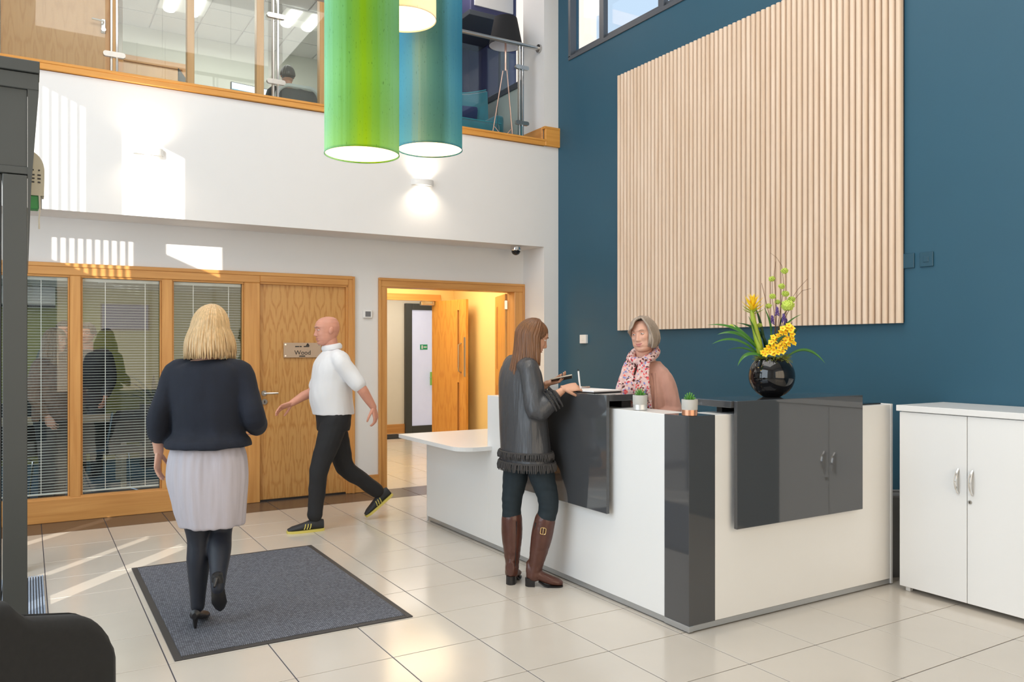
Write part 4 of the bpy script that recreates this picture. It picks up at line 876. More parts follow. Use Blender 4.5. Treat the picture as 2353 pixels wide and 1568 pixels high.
for x, y, l_ in ((0.80, 10.6, 'round ceiling spotlight nearest the glazed screen'), (1.02, 11.2, 'round ceiling spotlight in front of the wall screen'), (2.1, 11.0, 'round ceiling spotlight near the palm')):
    t = thing('ceiling_spotlight', l_, 'light', (x, y, 2.22), group='meeting room ceiling spotlights')
    b = MB(); b.lathe([(0.09, 0.0), (0.09, -0.012), (0.075, -0.014)], (x, y, 2.25), 24); b.build('bezel', WPLAST, t)
    b = MB(); b.lathe([(0.0, -0.010), (0.074, -0.010)], (x, y, 2.25), 24); b.build('lamp_disc', emis('spot_glow', (1.0, 0.93, 0.7), 4), t)

# ================================================================== LOUNGE FURNITURE UPSTAIRS
TEAL = M('teal_velvet', (0.012, 0.16, 0.22), 0.7, var=0.3, vs=7, sheen=0.6)
TEALP = M('teal_piping', (0.03, 0.26, 0.33), 0.6)
ac = thing('teal_armchair', 'teal velvet armchair in the upstairs lounge', 'armchair', (4.42, 8.5, 3.6))
def soft(name, x0, x1, y0, y1, z0, z1, m, parent, r=0.05):
    o = box(name, x0, x1, y0, y1, z0, z1, m, parent, r, 3)
    o.data.polygons.foreach_set('use_smooth', [True] * len(o.data.polygons)); return o
soft('seat_base', 4.05, 4.80, 8.15, 8.85, 3.75, 3.95, TEAL, ac); soft('seat_cushion', 4.13, 4.72, 8.10, 8.70, 3.95, 4.10, TEAL, ac)
rows = []
for i in range(9):
    u = i / 8; x = 4.03 + 0.80 * u; y = 8.80 - 0.16 * (abs(u - 0.5) * 2) ** 2; zt = 4.60 + 0.05 * (abs(u - 0.5) * 2) ** 2
    rows.append([(x, y, 3.75), (x, y - 0.05, 4.2), (x, y - 0.02, zt - 0.03), (x, y + 0.04, zt), (x, y + 0.11, zt - 0.03), (x, y + 0.12, 4.2), (x, y + 0.10, 3.75)])
b = MB(); b.quadgrid(rows, True, True, True); b.build('backrest', TEAL, ac)
b = MB(); b.tube([(r[3][0], r[3][1] - 0.03, r[3][2]) for r in rows], 0.008, 6); b.build('back_piping', TEALP, ac)
b = MB(); b.tube([(4.13, 8.095, 4.085), (4.72, 8.095, 4.085)], 0.007, 6); b.build('seat_piping', TEALP, ac)
for x in (4.05, 4.72): soft('armrest', x - 0.02, x + 0.10, 8.18, 8.80, 3.9, 4.22, TEAL, ac, 0.04)
for x in (4.10, 4.75):
    for y in (8.2, 8.8):
        b = MB(); b.tube([(x, y, 3.76), (x, y, 3.6)], [0.018, 0.012], 8); b.build('leg', BLACK, ac)
cu_ = thing('scatter_cushion', 'navy blue cushion leaning on the teal armchair back', 'cushion', (4.42, 8.62, 4.11))
b = MB(); rows = []
for i in range(9):
    for_ = i / 8; rr = math.sin(PI * for_) ** 0.5 if 0 < i < 8 else 0.25
    rows.append([(4.42 + 0.26 * (-1 + 2 * for_) * (1 + 0.05 * abs(math.sin(2 * a))), 8.64 + 0.055 * math.cos(a) * rr - 0.06 * math.sin(a) * 0.3, 4.26 + 0.15 * math.sin(a) * (0.88 + 0.12 * abs(2 * for_ - 1))) for a in [2 * PI * j / 16 for j in range(16)]])
b.quadgrid(rows, True, True, True); b.build('cover', M('navy_velvet', (0.012, 0.025, 0.11), 0.75, var=0.3, vs=9), cu_)
b = MB(); b.tube([(4.16, 8.625, 4.12), (4.68, 8.625, 4.12)], 0.006, 6); b.build('seam', M('navy_seam', (0.01, 0.02, 0.08), 0.8), cu_)
ROSE = M('rose_copper', (0.80, 0.50, 0.40), 0.3, 0.85)
tl = thing('tripod_lamp', 'copper tripod floor lamp with black shade upstairs', 'floor lamp', (4.66, 7.86, 3.6))
LX, LY = 4.64, 7.86
b = MB(); n = 40; ring = lambda rr, z: [(LX + rr * math.cos(2 * PI * j / n), LY + rr * math.sin(2 * PI * j / n), z) for j in range(n)]
b.quadgrid([ring(0.192, 4.90), ring(0.130, 5.21), ring(0.126, 5.21), ring(0.188, 4.90), ring(0.192, 4.90)]); b.build('shade', M('black_shade_fabric', (0.012, 0.012, 0.014), 0.85), tl)
b = MB(); b.quadgrid([ring(0.186, 4.902), ring(0.124, 5.208)]); b.build('shade_lining', M('pale_lining', (0.62, 0.62, 0.66), 0.8), tl)
b = MB(); b.tube([(LX, LY, 4.62), (LX, LY, 5.05)], 0.012, 10); b.build('stem', ROSE, tl)
b = MB(); b.ball((LX, LY, 5.05), 0.035, 12, 8); b.build('bulb', WPLAST, tl)
feet = []
for k in range(3):
    a = 0.5 + k * 2.094; f_ = V((LX + 0.20 * math.cos(a), LY + 0.20 * math.sin(a), 3.6)); feet.append(f_)
    b = MB(); b.tube([(LX + 0.03 * math.cos(a), LY + 0.03 * math.sin(a), 4.62), tuple(f_)], 0.006, 8); b.build('leg', ROSE, tl)
for k in range(3):
    a_, c_ = V((LX, LY, 4.62)).lerp(feet[k], 0.62), feet[(k + 1) % 3]
    b = MB(); b.tube([a_, V((LX, LY, 4.62)).lerp(c_, 0.93)], 0.005, 8); b.build('brace', ROSE, tl)
b = MB(); b.tube([(LX - 0.02, LY + 0.05, 4.6), (LX - 0.05, LY + 0.1, 4.2), (LX - 0.03, LY + 0.12, 3.9), (LX - 0.05, LY + 0.14, 3.61)], 0.003, 6); b.build('flex', BLACK, tl)

# ================================================================== OFFICE FURNITURE UPSTAIRS
och = thing('office_chair', 'grey mesh office chair with white frame behind the balustrade', 'chair', (2.71, 9.50, 3.6))
b = MB(); fr = []
for p in rounded(-0.25, 0.25, -0.30, 0.30, 0.13): fr.append((2.71 + p[0], 9.34 - 0.05 * (p[0] / 0.25) ** 2 * -1 - 0.06 * (p[1] / 0.3), 4.235 + p[1] * 0.92))
b.tube(fr + [fr[0], fr[1]], 0.024, 8, caps=False); b.build('back_frame', M('white_chair_frame', (0.62, 0.68, 0.68), 0.4), och)
b = MB(); rows = []
for i in range(7):
    v = -0.27 + 0.54 * i / 6; rows.append([(2.71 + u, 9.345 + 0.05 * (u / 0.25) ** 2 - 0.06 * (v / 0.3), 4.235 + v * 0.92) for u in [-0.235 + 0.47 * j / 8 for j in range(9)]])
rows2 = [r + [(p[0], p[1] + 0.01, p[2]) for p in reversed(r)] for r in rows]
b.quadgrid(rows2, True, True, True); b.build('back_mesh', M('grey_chair_mesh', (0.12, 0.125, 0.13), 0.8), och)
soft('seat', 2.47, 2.95, 9.36, 9.86, 4.03, 4.10, BCH, och, 0.03)
b = MB(); b.tube([(2.71, 9.6, 3.68), (2.71, 9.6, 4.03)], 0.025, 10); b.build('gas_post', CHROME, och)
for k in range(5):
    a = k * 2 * PI / 5; b = MB(); b.tube([(2.71, 9.6, 3.70), (2.71 + 0.28 * math.cos(a), 9.6 + 0.28 * math.sin(a), 3.64)], [0.022, 0.014], 8); b.build('base_arm', BLACK, och)
    b = MB(); b.ball((2.71 + 0.28 * math.cos(a), 9.6 + 0.28 * math.sin(a), 3.628), 0.026, 10, 6); b.build('castor', BLACK, och)
dk = thing('office_desk', 'white office desk in front of the seated person upstairs', 'desk', (2.6, 10.5, 3.6))
box('top', 1.9, 3.3, 10.1, 10.9, 4.30, 4.33, LAMW, dk, 0.003)
for x in (1.95, 3.2): box('leg', x, x + 0.05, 10.2, 10.8, 3.6, 4.30, LAMW2, dk, 0.003)
mo = thing('monitor', 'computer monitor with white window on screen upstairs', 'monitor', (2.42, 10.35, 4.33), 0.15, local=True)
box('casing', -0.27, 0.27, 0.0, 0.03, 0.10, 0.44, BLACK, mo, 0.004); sc3 = box('screen_face', -0.26, 0.26, -0.004, 0.0, 0.11, 0.43, emis('monitor_white', (0.75, 0.85, 1.0), 1.0), mo, 0)
box('toolbar', -0.26, 0.26, -0.006, -0.004, 0.33, 0.352, emis('monitor_teal', (0.02, 0.22, 0.33), 0.6), sc3, 0); box('stand', -0.03, 0.03, 0.01, 0.04, 0.0, 0.2, BLACK, mo, 0.003); box('stand_foot', -0.12, 0.12, -0.06, 0.08, 0.0, 0.012, BLACK, mo, 0.003)
lp = thing('laptop', 'open laptop lid seen edge on over the balcony', 'laptop', (1.58, 9.6, 4.33), 1.2, local=True)
box('keyboard_base', -0.16, 0.16, -0.11, 0.11, 0.0, 0.016, BLACK, lp, 0.003); l_ = box('lid', -0.16, 0.16, 0.10, 0.112, 0.016, 0.23, BLACK, lp, 0.003)
d5 = thing('side_desk', 'small white desk carrying the open laptop upstairs', 'desk', (1.6, 9.6, 3.6))
box('top', 1.3, 1.95, 9.35, 9.9, 4.30, 4.33, LAMW, d5, 0.003)
for x in (1.33, 1.88):
    for y in (9.38, 9.84): box('leg', x, x + 0.035, y, y + 0.035, 3.6, 4.30, LAMW2, d5, 0.002)

# ================================================================== PEOPLE
def cr(P, k=4):
    """Catmull-Rom through tuples"""
    out = []; n = len(P)
    for i in range(n - 1):
        p0, p1, p2, p3 = P[max(0, i - 1)], P[i], P[i + 1], P[min(n - 1, i + 2)]
        for j in range(k):
            t = j / k
            out.append(tuple(0.5 * (2 * b + (c - a) * t + (2 * a - 5 * b + 4 * c - d) * t * t + (3 * b - a - 3 * c + d) * t ** 3) for a, b, c, d in zip(p0, p1, p2, p3)))
    out.append(tuple(P[-1])); return out
def limb(mb, pts, rad, n=16, k=4, flat=1.0, up=None):
    q = cr([tuple(p) + (r,) for p, r in zip(pts, rad)], k)
    mb.tube([p[:3] for p in q], [max(p[3], 0.002) for p in q], n, flat=flat, up=up, round_caps=True)
def loft(mb, rings, fwd, n=28, k=4, e=0.9):
    """rings of (x, y, z, half depth along fwd, half width); elliptical sections"""
    f = V((fwd[0], fwd[1], 0)).normalized(); s = V((f.y, -f.x, 0)); rows = []
    for x, y, z, a, b in cr(rings, k):
        row = []
        for j in range(n):
            t = 2 * PI * j / n; c_, s_ = math.cos(t), math.sin(t)
            row.append(V((x, y, z)) + s * b * math.copysign(abs(c_) ** e, c_) + f * a * math.copysign(abs(s_) ** e, s_))
        rows.append(row)
    mb.quadgrid(rows, True, True, True)
def organic(name, mb, m, parent, voxel=0.008, smooth=6, disp=None):
    base = WL[parent]; me = mb.mesh(base, True)
    tmp = bpy.data.objects.new('tmp', me); COL.objects.link(tmp)
    r = tmp.modifiers.new('r', 'REMESH'); r.mode = 'VOXEL'; r.voxel_size = voxel; r.use_smooth_shade = True
    if smooth:
        s = tmp.modifiers.new('s', 'SMOOTH'); s.factor = 0.5; s.iterations = smooth
    dg = bpy.context.evaluated_depsgraph_get(); nm = bpy.data.meshes.new_from_object(tmp.evaluated_get(dg))
    bpy.data.objects.remove(tmp); bpy.data.meshes.remove(me)
    if disp:
        nr = [v.normal.copy() for v in nm.vertices]
        for v, q in zip(nm.vertices, nr): v.co += q * disp(v.co + base)
    nm.polygons.foreach_set('use_smooth', [True] * len(nm.polygons)); nm.materials.clear(); nm.materials.append(m)
    return link(name, nm, None, parent, base)
def folds(amp=0.004, fx=14, fz=4, seed=0.0):
    return lambda p: amp * (noise.noise(V((p.x * fx + seed, p.y * fx, p.z * fz))) + 0.5 * noise.noise(V((p.x * fx * 2.3, p.y * fx * 2.3 + seed, p.z * fz * 2.2))))
def creases(amp, fz, seed=0.0):
    return lambda p: amp * (noise.noise(V((p.x * 9 + seed, p.y * 9, p.z * fz))))
def frame_at(pos, face, up=(0, 0, 1), scale=1.0):
    y = V(face).normalized(); x = y.cross(V(up)).normalized(); z = x.cross(y)
    return Matrix(((x.x * scale, y.x * scale, z.x * scale, pos[0]), (x.y * scale, y.y * scale, z.y * scale, pos[1]), (x.z * scale, y.z * scale, z.z * scale, pos[2]), (0, 0, 0, 1)))
def lerp_t(tab, z):
    for (z0, v0), (z1, v1) in zip(tab, tab[1:]):
        if z0 >= z >= z1:
            t = (z0 - z) / (z0 - z1); t = t * t * (3 - 2 * t) * 0.35 + t * 0.65; return v0 + (v1 - v0) * t
    return tab[-1][1] if z < tab[-1][0] else tab[0][1]
YFr = [(0.113, 0.0), (0.106, 0.036), (0.092, 0.062), (0.072, 0.080), (0.052, 0.089), (0.036, 0.0925), (0.020, 0.0885), (0.0, 0.088), (-0.02, 0.088), (-0.04, 0.0865), (-0.056, 0.087), (-0.07, 0.086), (-0.08, 0.082), (-0.092, 0.084), (-0.102, 0.080), (-0.110, 0.068), (-0.116, 0.045)]
YBk = [(0.113, -0.022), (0.106, -0.060), (0.092, -0.083), (0.062, -0.099), (0.03, -0.104), (0.0, -0.101), (-0.03, -0.090), (-0.06, -0.070), (-0.09, -0.052), (-0.116, -0.035)]
WID = [(0.113, 0.012), (0.106, 0.040), (0.092, 0.057), (0.062, 0.070), (0.03, 0.0750), (0.0, 0.0750), (-0.03, 0.0705), (-0.05, 0.0655), (-0.07, 0.0585), (-0.09, 0.046), (-0.105, 0.034), (-0.116, 0.018)]
NOS = [(0.024, 0.0), (0.008, 0.007), (-0.008, 0.0135), (-0.02, 0.0195), (-0.029, 0.0225), (-0.035, 0.020), (-0.040, 0.010), (-0.046, 0.0)]
def head_mb(smile=0.0, wide=1.0, hairline=0.058, scalp=True, full=1.0):
    """head with face; y forward, z up, x to the person's right. material 0 skin, 1 lips, 2 scalp"""
    mb = MB(); rows = []; nz_ = 84; na = 96
    zs = [0.113 - 0.229 * i / (nz_ - 1) for i in range(nz_)]
    ang = []
    for j in range(na):
        t = j / na
        a = PI * (t / 0.66) if t < 0.66 else PI + PI * (t - 0.66) / 0.34
        ang.append(a)
    g = lambda q, s: math.exp(-(q / s) ** 2)
    for z in zs:
        yf, yb, wd = lerp_t(YFr, z), lerp_t(YBk, z), lerp_t(WID, z) * wide
        if z < -0.02: wd *= 1 + (full - 1) * min(1, (-0.02 - z) / 0.05)
        yc = (yf + yb) / 2; hh = (yf - yb) / 2; row = []
        for a in ang:
            c_, s_ = math.cos(a), math.sin(a); e = 0.86 if s_ > 0 else 0.95
            x = wd * math.copysign(abs(c_) ** e, c_); y = yc + hh * math.copysign(abs(s_) ** e, s_)
            if s_ > 0.12:
                w_ = min(1.0, (s_ - 0.12) / 0.3); ax = abs(x); dy = 0.0
                sg = 0.0085 + 0.0045 * min(1, max(0, (0.02 - z) / 0.05))
                dy += lerp_t(NOS, z) * g(x, sg) if -0.046 < z < 0.024 else 0
                dy += 0.0065 * g(ax - 0.0125, 0.0055) * g(z + 0.034, 0.0065)
                dy -= 0.0095 * g(ax - 0.031, 0.016) * g(z - 0.012, 0.0125)
                dy += 0.0035 * g(ax - 0.028, 0.022) * g(z - 0.034, 0.008)
                dy += (0.0055 + 0.004 * smile) * g(ax - 0.044, 0.017) * g(z + 0.024 - 0.006 * smile, 0.016)
                zl = z + 0.0625 - smile * 0.006 * min(1.0, (ax / 0.022)) ** 2
                lw = g(ax, 0.021 + 0.003 * smile)
                dy += 0.0052 * lw * g(zl - 0.0055, 0.0042) + 0.0058 * lw * g(zl + 0.0065, 0.0052) - 0.0050 * g(ax, 0.025) * g(zl, 0.0022)
                dy -= 0.0035 * g(ax, 0.02) * g(zl + 0.019, 0.006) + 0.003 * smile * g(ax - 0.032 + (z + 0.045) * 0.3, 0.004) * g(z + 0.045, 0.012)
                y += dy * w_
            row.append((x, y, z))
        rows.append(row)
    mb.quadgrid(rows, True, True, True)
    for i, f in enumerate(mb.f):
        c_ = sum((mb.v[k] for k in f), V()) / len(f)
        if c_.y > 0.07:
            zl = c_.z + 0.0625 - smile * 0.006 * min(1.0, (abs(c_.x) / 0.022)) ** 2
            if abs(c_.x) < 0.0235 and -0.0115 * (1 - (c_.x / 0.026) ** 2) < zl < 0.0095 * (1 - (c_.x / 0.026) ** 2): mb.mi[i] = 1
        if scalp and (c_.z > hairline + 0.02 * (c_.y < 0.06) * 0 or (c_.y < -0.005 and c_.z > -0.045)): mb.mi[i] = 2
    for s in (-1, 1):
        e_ = MB(); e_.ball((0, 0, 0), 1.0, 14, 10, sc=(0.009, 0.019, 0.031)); e_.ball((s * 0.006, 0.004, 0.0), 1.0, 12, 8, sc=(0.006, 0.015, 0.026))
        e_.xf(Matrix.Translation((s * 0.0755 * wide, -0.008, 0.0)) @ Matrix.Rotation(0.25, 4, 'X') @ Matrix.Rotation(s * 0.3, 4, 'Z')); mb.add(e_)
    return mb
EYEW = M('eye_white', (0.72, 0.70, 0.68), 0.2); IRIS = M('eye_iris', (0.05, 0.055, 0.06), 0.1)
def add_eyes(Mh, parent, lid_m, brow_m, open_=0.5):
    for s in (-1, 1):
        b = MB(); b.ball((s * 0.031, 0.0742, 0.0115), 0.0114, 16, 12)
        for i, f in enumerate(b.f):
            c_ = sum((b.v[k] for k in f), V()) / len(f)
            if (c_.x - s * 0.031) ** 2 + (c_.z - 0.0115) ** 2 < 0.0058 ** 2 and c_.y > 0.08: b.mi[i] = 1
        b.xf(Mh).build('eye', [EYEW, IRIS], parent)
        b = MB(); rows = []
        for i in range(7):
            t = -0.35 + (0.35 + open_) * i / 6 if False else 0.14 + 1.2 * i / 6
            rows.append([(s * 0.031 + 0.0131 * math.cos(t) * math.cos(a), 0.0745 + 0.0131 * math.cos(t) * math.sin(a), 0.0115 + 0.0131 * math.sin(t)) for a in [PI * j / 12 for j in range(13)]])
        b.quadgrid(rows, False)
        b.quadgrid([[(s * 0.031 + 0.0128 * math.cos(t) * math.cos(a), 0.0742 + 0.0128 * math.cos(t) * math.sin(a), 0.0115 + 0.0128 * math.sin(t)) for a in [PI * j / 12 for j in range(13)]] for t in (-1.2, -0.9, -0.6, -0.38)], False)
        b.xf(Mh).build('eyelids', lid_m, parent)
        b = MB(); b.tube([(s * (0.016 + 0.032 * t), 0.0935 - 0.014 * t * t, 0.030 + 0.006 * math.sin(PI * min(1, t * 0.9))) for t in [k / 6 for k in range(7)]], [0.0018, 0.0024, 0.0026, 0.0026, 0.0022, 0.0017, 0.001], 6); b.xf(Mh).build('eyebrow', brow_m, parent)
def hair_mb(Mh, locks, seed=1, wid=0.009, thick=0.45):
    """locks: (phi, crown gap, end polar angle, drop, outward lean, part shift); gravity pulls the free ends down"""
    mb = MB(); rr = random.Random(seed)
    for phi, gap, th, drop, lean, sh in locks:
        phi += rr.uniform(-0.03, 0.03); g_ = gap + rr.uniform(-0.002, 0.003); pts = []
        for k in range(9):
            t = th * k / 8
            loc = V((sh * (1 - k / 8) + (0.077 + g_) * math.sin(t) * math.sin(phi), -0.008 + (0.101 + g_) * math.sin(t) * math.cos(phi), (0.114 + g_) * math.cos(t)))
            pts.append(Mh @ loc)
        out = (pts[-1] - Mh @ V((0, -0.008, 0))); out.z = 0; out = out.normalized() if out.length > 1e-4 else V((0, 0, 0)); p = pts[-1].copy(); n = max(3, int(drop / 0.022))
        j1, j2 = rr.uniform(-0.006, 0.006), rr.uniform(-0.006, 0.006)
        for k in range(1, n + 1):
            u = k / n; dz = drop / n
            o_ = lean(u) if callable(lean) else lean * u
            pts.append(p + V((0, 0, -drop * u)) + out * o_ + V((j1, j2, 0)) * u)
        m_ = len(pts); rad = [wid * (0.6 + 0.5 * min(1, k / 4)) * (1.0 if k < m_ - 3 else (0.9, 0.65, 0.3)[k - (m_ - 3)]) for k in range(m_)]
        mb.tube(pts, rad, 6, flat=thick, up=(Mh.to_3x3() @ V((math.sin(phi), math.cos(phi), 0.8))))
    return mb
def hand_mb(pos, direction, palm, side, curls, thumb=(0.75, 0.62, -0.35), tc=0.5, scale=1.0, spread=0.05):
    """hand at the wrist: fingers along direction, palm = normal out of the palm, side=+1 when the thumb is on local +x"""
    mb = MB()
    rows = []
    for y, a, b in ((-0.02, 0.026, 0.019), (0.0, 0.027, 0.0175), (0.03, 0.036, 0.016), (0.06, 0.041, 0.0145), (0.085, 0.041, 0.012), (0.094, 0.038, 0.009)):
        rows.append([(a * math.cos(t), y, b * math.sin(t)) for t in [2 * PI * j / 20 for j in range(20)]])
    mb.quadgrid(rows, True, True, True)
    for i, (x, ln, r) in enumerate(((0.029, 0.072, 0.0083), (0.010, 0.081, 0.0086), (-0.010, 0.075, 0.0082), (-0.028, 0.059, 0.0073))):
        p = V((x * side, 0.082 - (0.006 if i == 3 else 0), 0.0)); a = 0.0; pts = [p - V((0, 0.02, 0)), p]; fa_ = spread * (1.5 - i)
        for sg, cu in zip((0.45, 0.31, 0.24), curls[i]):
            a += cu; d = V((math.sin(fa_) * side * math.cos(a), math.cos(a), -math.sin(a))); p = p + d * ln * sg; pts.append(p)
        limb(mb, pts, [r, r * 1.18, r * 0.97, r * 0.92, r * 0.78], 10, 3)
    t0 = V((0.026 * side, 0.022, -0.006)); d = V((thumb[0] * side, thumb[1], thumb[2])).normalized()
    t1 = t0 + d * 0.038; d2 = (d + V((-0.5 * side * tc, 0.35, -0.45 * tc))).normalized(); t2 = t1 + d2 * 0.030; d3 = (d2 + V((-0.45 * side * tc, 0.25, -0.3 * tc))).normalized(); t3 = t2 + d3 * 0.024
    limb(mb, [t0 - d * 0.012, t0, t1, t2, t3], [0.013, 0.0145, 0.0105, 0.0095, 0.0075], 10, 3)
    y = V(direction).normalized(); z = -V(palm); z = (z - y * z.dot(y)).normalized(); x = y.cross(z)
    Mx = Matrix(((x.x * scale, y.x * scale, z.x * scale, pos[0]), (x.y * scale, y.y * scale, z.y * scale, pos[1]), (x.z * scale, y.z * scale, z.z * scale, pos[2]), (0, 0, 0, 1)))
    return mb.xf(Mx), Mx
def remeshed(mb, voxel, smooth):
    """voxel-merged copy of a builder as raw vertices and faces"""
    me = mb.mesh((0, 0, 0)); t = bpy.data.objects.new('tmp', me); COL.objects.link(t)
    r = t.modifiers.new('r', 'REMESH'); r.mode = 'VOXEL'; r.voxel_size = voxel
    s = t.modifiers.new('s', 'SMOOTH'); s.factor = 0.5; s.iterations = smooth
    dg = bpy.context.evaluated_depsgraph_get(); nm = bpy.data.meshes.new_from_object(t.evaluated_get(dg)); out = MB()
    out.v = [v.co.copy() for v in nm.vertices]; out.f = [tuple(p.vertices) for p in nm.polygons]; out.mi = [0] * len(out.f)
    bpy.data.objects.remove(t); bpy.data.meshes.remove(me); bpy.data.meshes.remove(nm)
    return out
def body(parent, base_mb, head, hands, mats, voxel=0.009):
    b = remeshed(base_mb, voxel, 5)
    for h_ in hands: b.add(remeshed(h_, 0.0023, 1))
    b.add(head)
    return b.build('body', mats, parent, loc=WL[parent], angle=180)
def skin(name, c, warm=0.0):
    m = M(name, c, 0.48, var=0.10, vs=22, bump=0.05, bs=250); p = m.node_tree.nodes['Principled BSDF']
    p.inputs['Subsurface Weight'].default_value = 0.12; p.inputs['Subsurface Radius'].default_value = (0.02, 0.008, 0.004)
    return m
def hair_mat(name, c, var=0.5): return M(name, c, 0.42, var=var, vs=1.0, stretch=(140, 140, 6), detail=2)
SKIN1 = skin('warm_skin', (0.60, 0.33, 0.22)); SKIN2 = skin('fair_skin', (0.66, 0.37, 0.27)); SKIN3 = skin('ruddy_skin', (0.64, 0.30, 0.21))
LIP = M('lip_rose', (0.45, 0.14, 0.12), 0.35); LIP2 = M('lip_pink', (0.52, 0.20, 0.17), 0.35)
def fig(label, loc, group=None):
    return thing('person', label, 'person', loc, group=group)
def sim(a, b, t): return V(a).lerp(V(b), t)

# ---------------------------------------------------------------- visitor signing at the desk
P1 = fig('person in charcoal satin tunic and brown boots writing at the desk', (2.66, 4.31, 0))
bb = MB()
loft(bb, [(2.712, 4.345, 0.80, .10, .15), (2.712, 4.36, 0.92, .10, .15), (2.711, 4.37, 1.06, .09, .13), (2.708, 4.39, 1.22, .095, .15), (2.705, 4.395, 1.36, .08, .16), (2.705, 4.39, 1.42, .05, .08)], (1, 0))
limb(bb, [(2.705, 4.385, 1.38), (2.722, 4.355, 1.47), (2.735, 4.34, 1.53)], [.055, .048, .05])
RS, RE, RW = (2.675, 4.252, 1.365), (2.675, 4.150, 1.115), (2.838, 4.086, 1.240)
LS, LE, LWr = (2.735, 4.545, 1.370), (2.800, 4.545, 1.110), (2.895, 4.365, 1.258)
limb(bb, [RS, RE, sim(RE, RW, .5), sim(RE, RW, .92)], [.045, .038, .034, .022]); limb(bb, [LS, LE, sim(LE, LWr, .5), LWr], [.045, .038, .034, .024])
RH, RK, RA = (2.735, 4.27, 0.86), (2.785, 4.19, 0.525), (2.722, 4.248, 0.12)
LH, LK, LA = (2.715, 4.42, 0.86), (2.640, 4.395, 0.515), (2.637, 4.385, 0.12)
limb(bb, [RH, sim(RH, RK, .5), RK, sim(RK, RA, .5), RA], [.075, .066, .05, .040, .022]); limb(bb, [LH, sim(LH, LK, .5), LK, sim(LK, LA, .5), LA], [.075, .066, .05, .040, .022])
Mh1 = frame_at((2.752, 4.318, 1.553), (0.86, -0.42, -0.36), scale=0.95)
hd = head_mb(hairline=0.062); hd.xf(Mh1)
h1, MH1 = hand_mb((2.832, 4.088, 1.240), (0.90, -0.30, 0.12), (0.25, 0.55, -0.80), 1, [(0.40, 1.05, 0.6), (0.50, 1.2, 0.7), (0.60, 1.25, 0.7), (0.66, 1.25, 0.7)], thumb=(0.45, 0.85, -0.5), tc=0.7, scale=0.92, spread=0.07)
h2, MH2 = hand_mb((2.895, 4.365, 1.258), (0.72, -0.66, 0.22), (0.15, -0.35, 0.92), 1, [(0.35, 0.5, 0.3), (0.4, 0.5, 0.35), (0.45, 0.55, 0.35), (0.55, 0.6, 0.4)], thumb=(0.6, 0.8, -0.15), tc=0.6, scale=0.92)
body(P1, bb, hd, [h1, h2], [SKIN1, LIP, hair_mat('brown_scalp', (0.10, 0.05, 0.025))])
DBR = hair_mat('brown_hair', (0.15, 0.062, 0.022), 0.75)
add_eyes(Mh1, P1, SKIN1, M('brown_brow', (0.08, 0.04, 0.02), 0.7))
lk = []
for k in range(240):
    s = 1 if k % 2 else -1; u = (k // 2) / 119.0
    phi = s * (1.22 + (PI - 1.22) * u); back = max(0.0, u - 0.15)
    for g_ in (0.006, 0.016):
        ln = 0.16 + 0.20 * min(1, u * 1.6); lk.append((phi, g_, 1.5 + 0.1 * u, ln, (lambda q, b_=back: 0.030 * q * (0.2 + b_) + 0.055 * max(0, q - 0.35) * b_), s * 0.004))
for k in range(60): lk.append((-1.2 + 2.4 * k / 59, 0.007, 0.80 + 0.48 * abs(-1.2 + 2.4 * k / 59) ** 2, 0.02, 0.0, 0.0))
hair_mb(Mh1, lk, 2, 0.0056).build('hair', DBR, P1, loc=WL[P1], angle=180)
SATIN = M('charcoal_satin', (0.052, 0.054, 0.060), 0.38, var=0.05, vs=10, bump=0.35, bs=1.0, stretch=(70, 70, 9))
tb_ = MB()
rings = [(2.722, 4.338, 0.735, .150, .205), (2.715, 4.343, 0.80, .140, .20), (2.712, 4.355, 0.90, .132, .195), (2.709, 4.367, 1.04, .128, .19), (2.706, 4.380, 1.16, .122, .188), (2.702, 4.392, 1.27, .115, .188), (2.700, 4.396, 1.35, .095, .185), (2.702, 4.394, 1.41, .07, .125), (2.708, 4.388, 1.44, .052, .065)]
loft(tb_, rings, (1, 0)); limb(tb_, [(2.712, 4.38, 1.41), (2.725, 4.355, 1.475)], [.062, .056])
CUFF = sim(RE, RW, .55); CUFL = sim(LE, LWr, .5)
limb(tb_, [sim((2.70, 4.39, 1.36), RS, .5), RS, sim(RS, RE, .5) + V((-.006, -.006, 0)), V(RE) + V((-.008, -.004, -.012)), sim(RE, CUFF, .6) + V((0, 0, -.012)), CUFF], [.070, .064, .062, .066, .062, .052])
limb(tb_, [sim((2.70, 4.39, 1.36), LS, .5), LS, sim(LS, LE, .5), LE, CUFL], [.075, .068, .062, .062, .052])
fo = folds(0.006, 12, 3)
organic('tunic', tb_, SATIN, P1, 0.007, 5, fo)
FRG = M('charcoal_fringe', (0.045, 0.042, 0.042), 0.75, var=0.3, vs=80)
fb = MB(); rr = random.Random(5)
def ring_at(z):
    for a, b_ in zip(rings, rings[1:]):
        if a[2] <= z <= b_[2]:
            t = (z - a[2]) / (b_[2] - a[2]); return [a[i] + (b_[i] - a[i]) * t for i in range(5)]
    return list(rings[0])
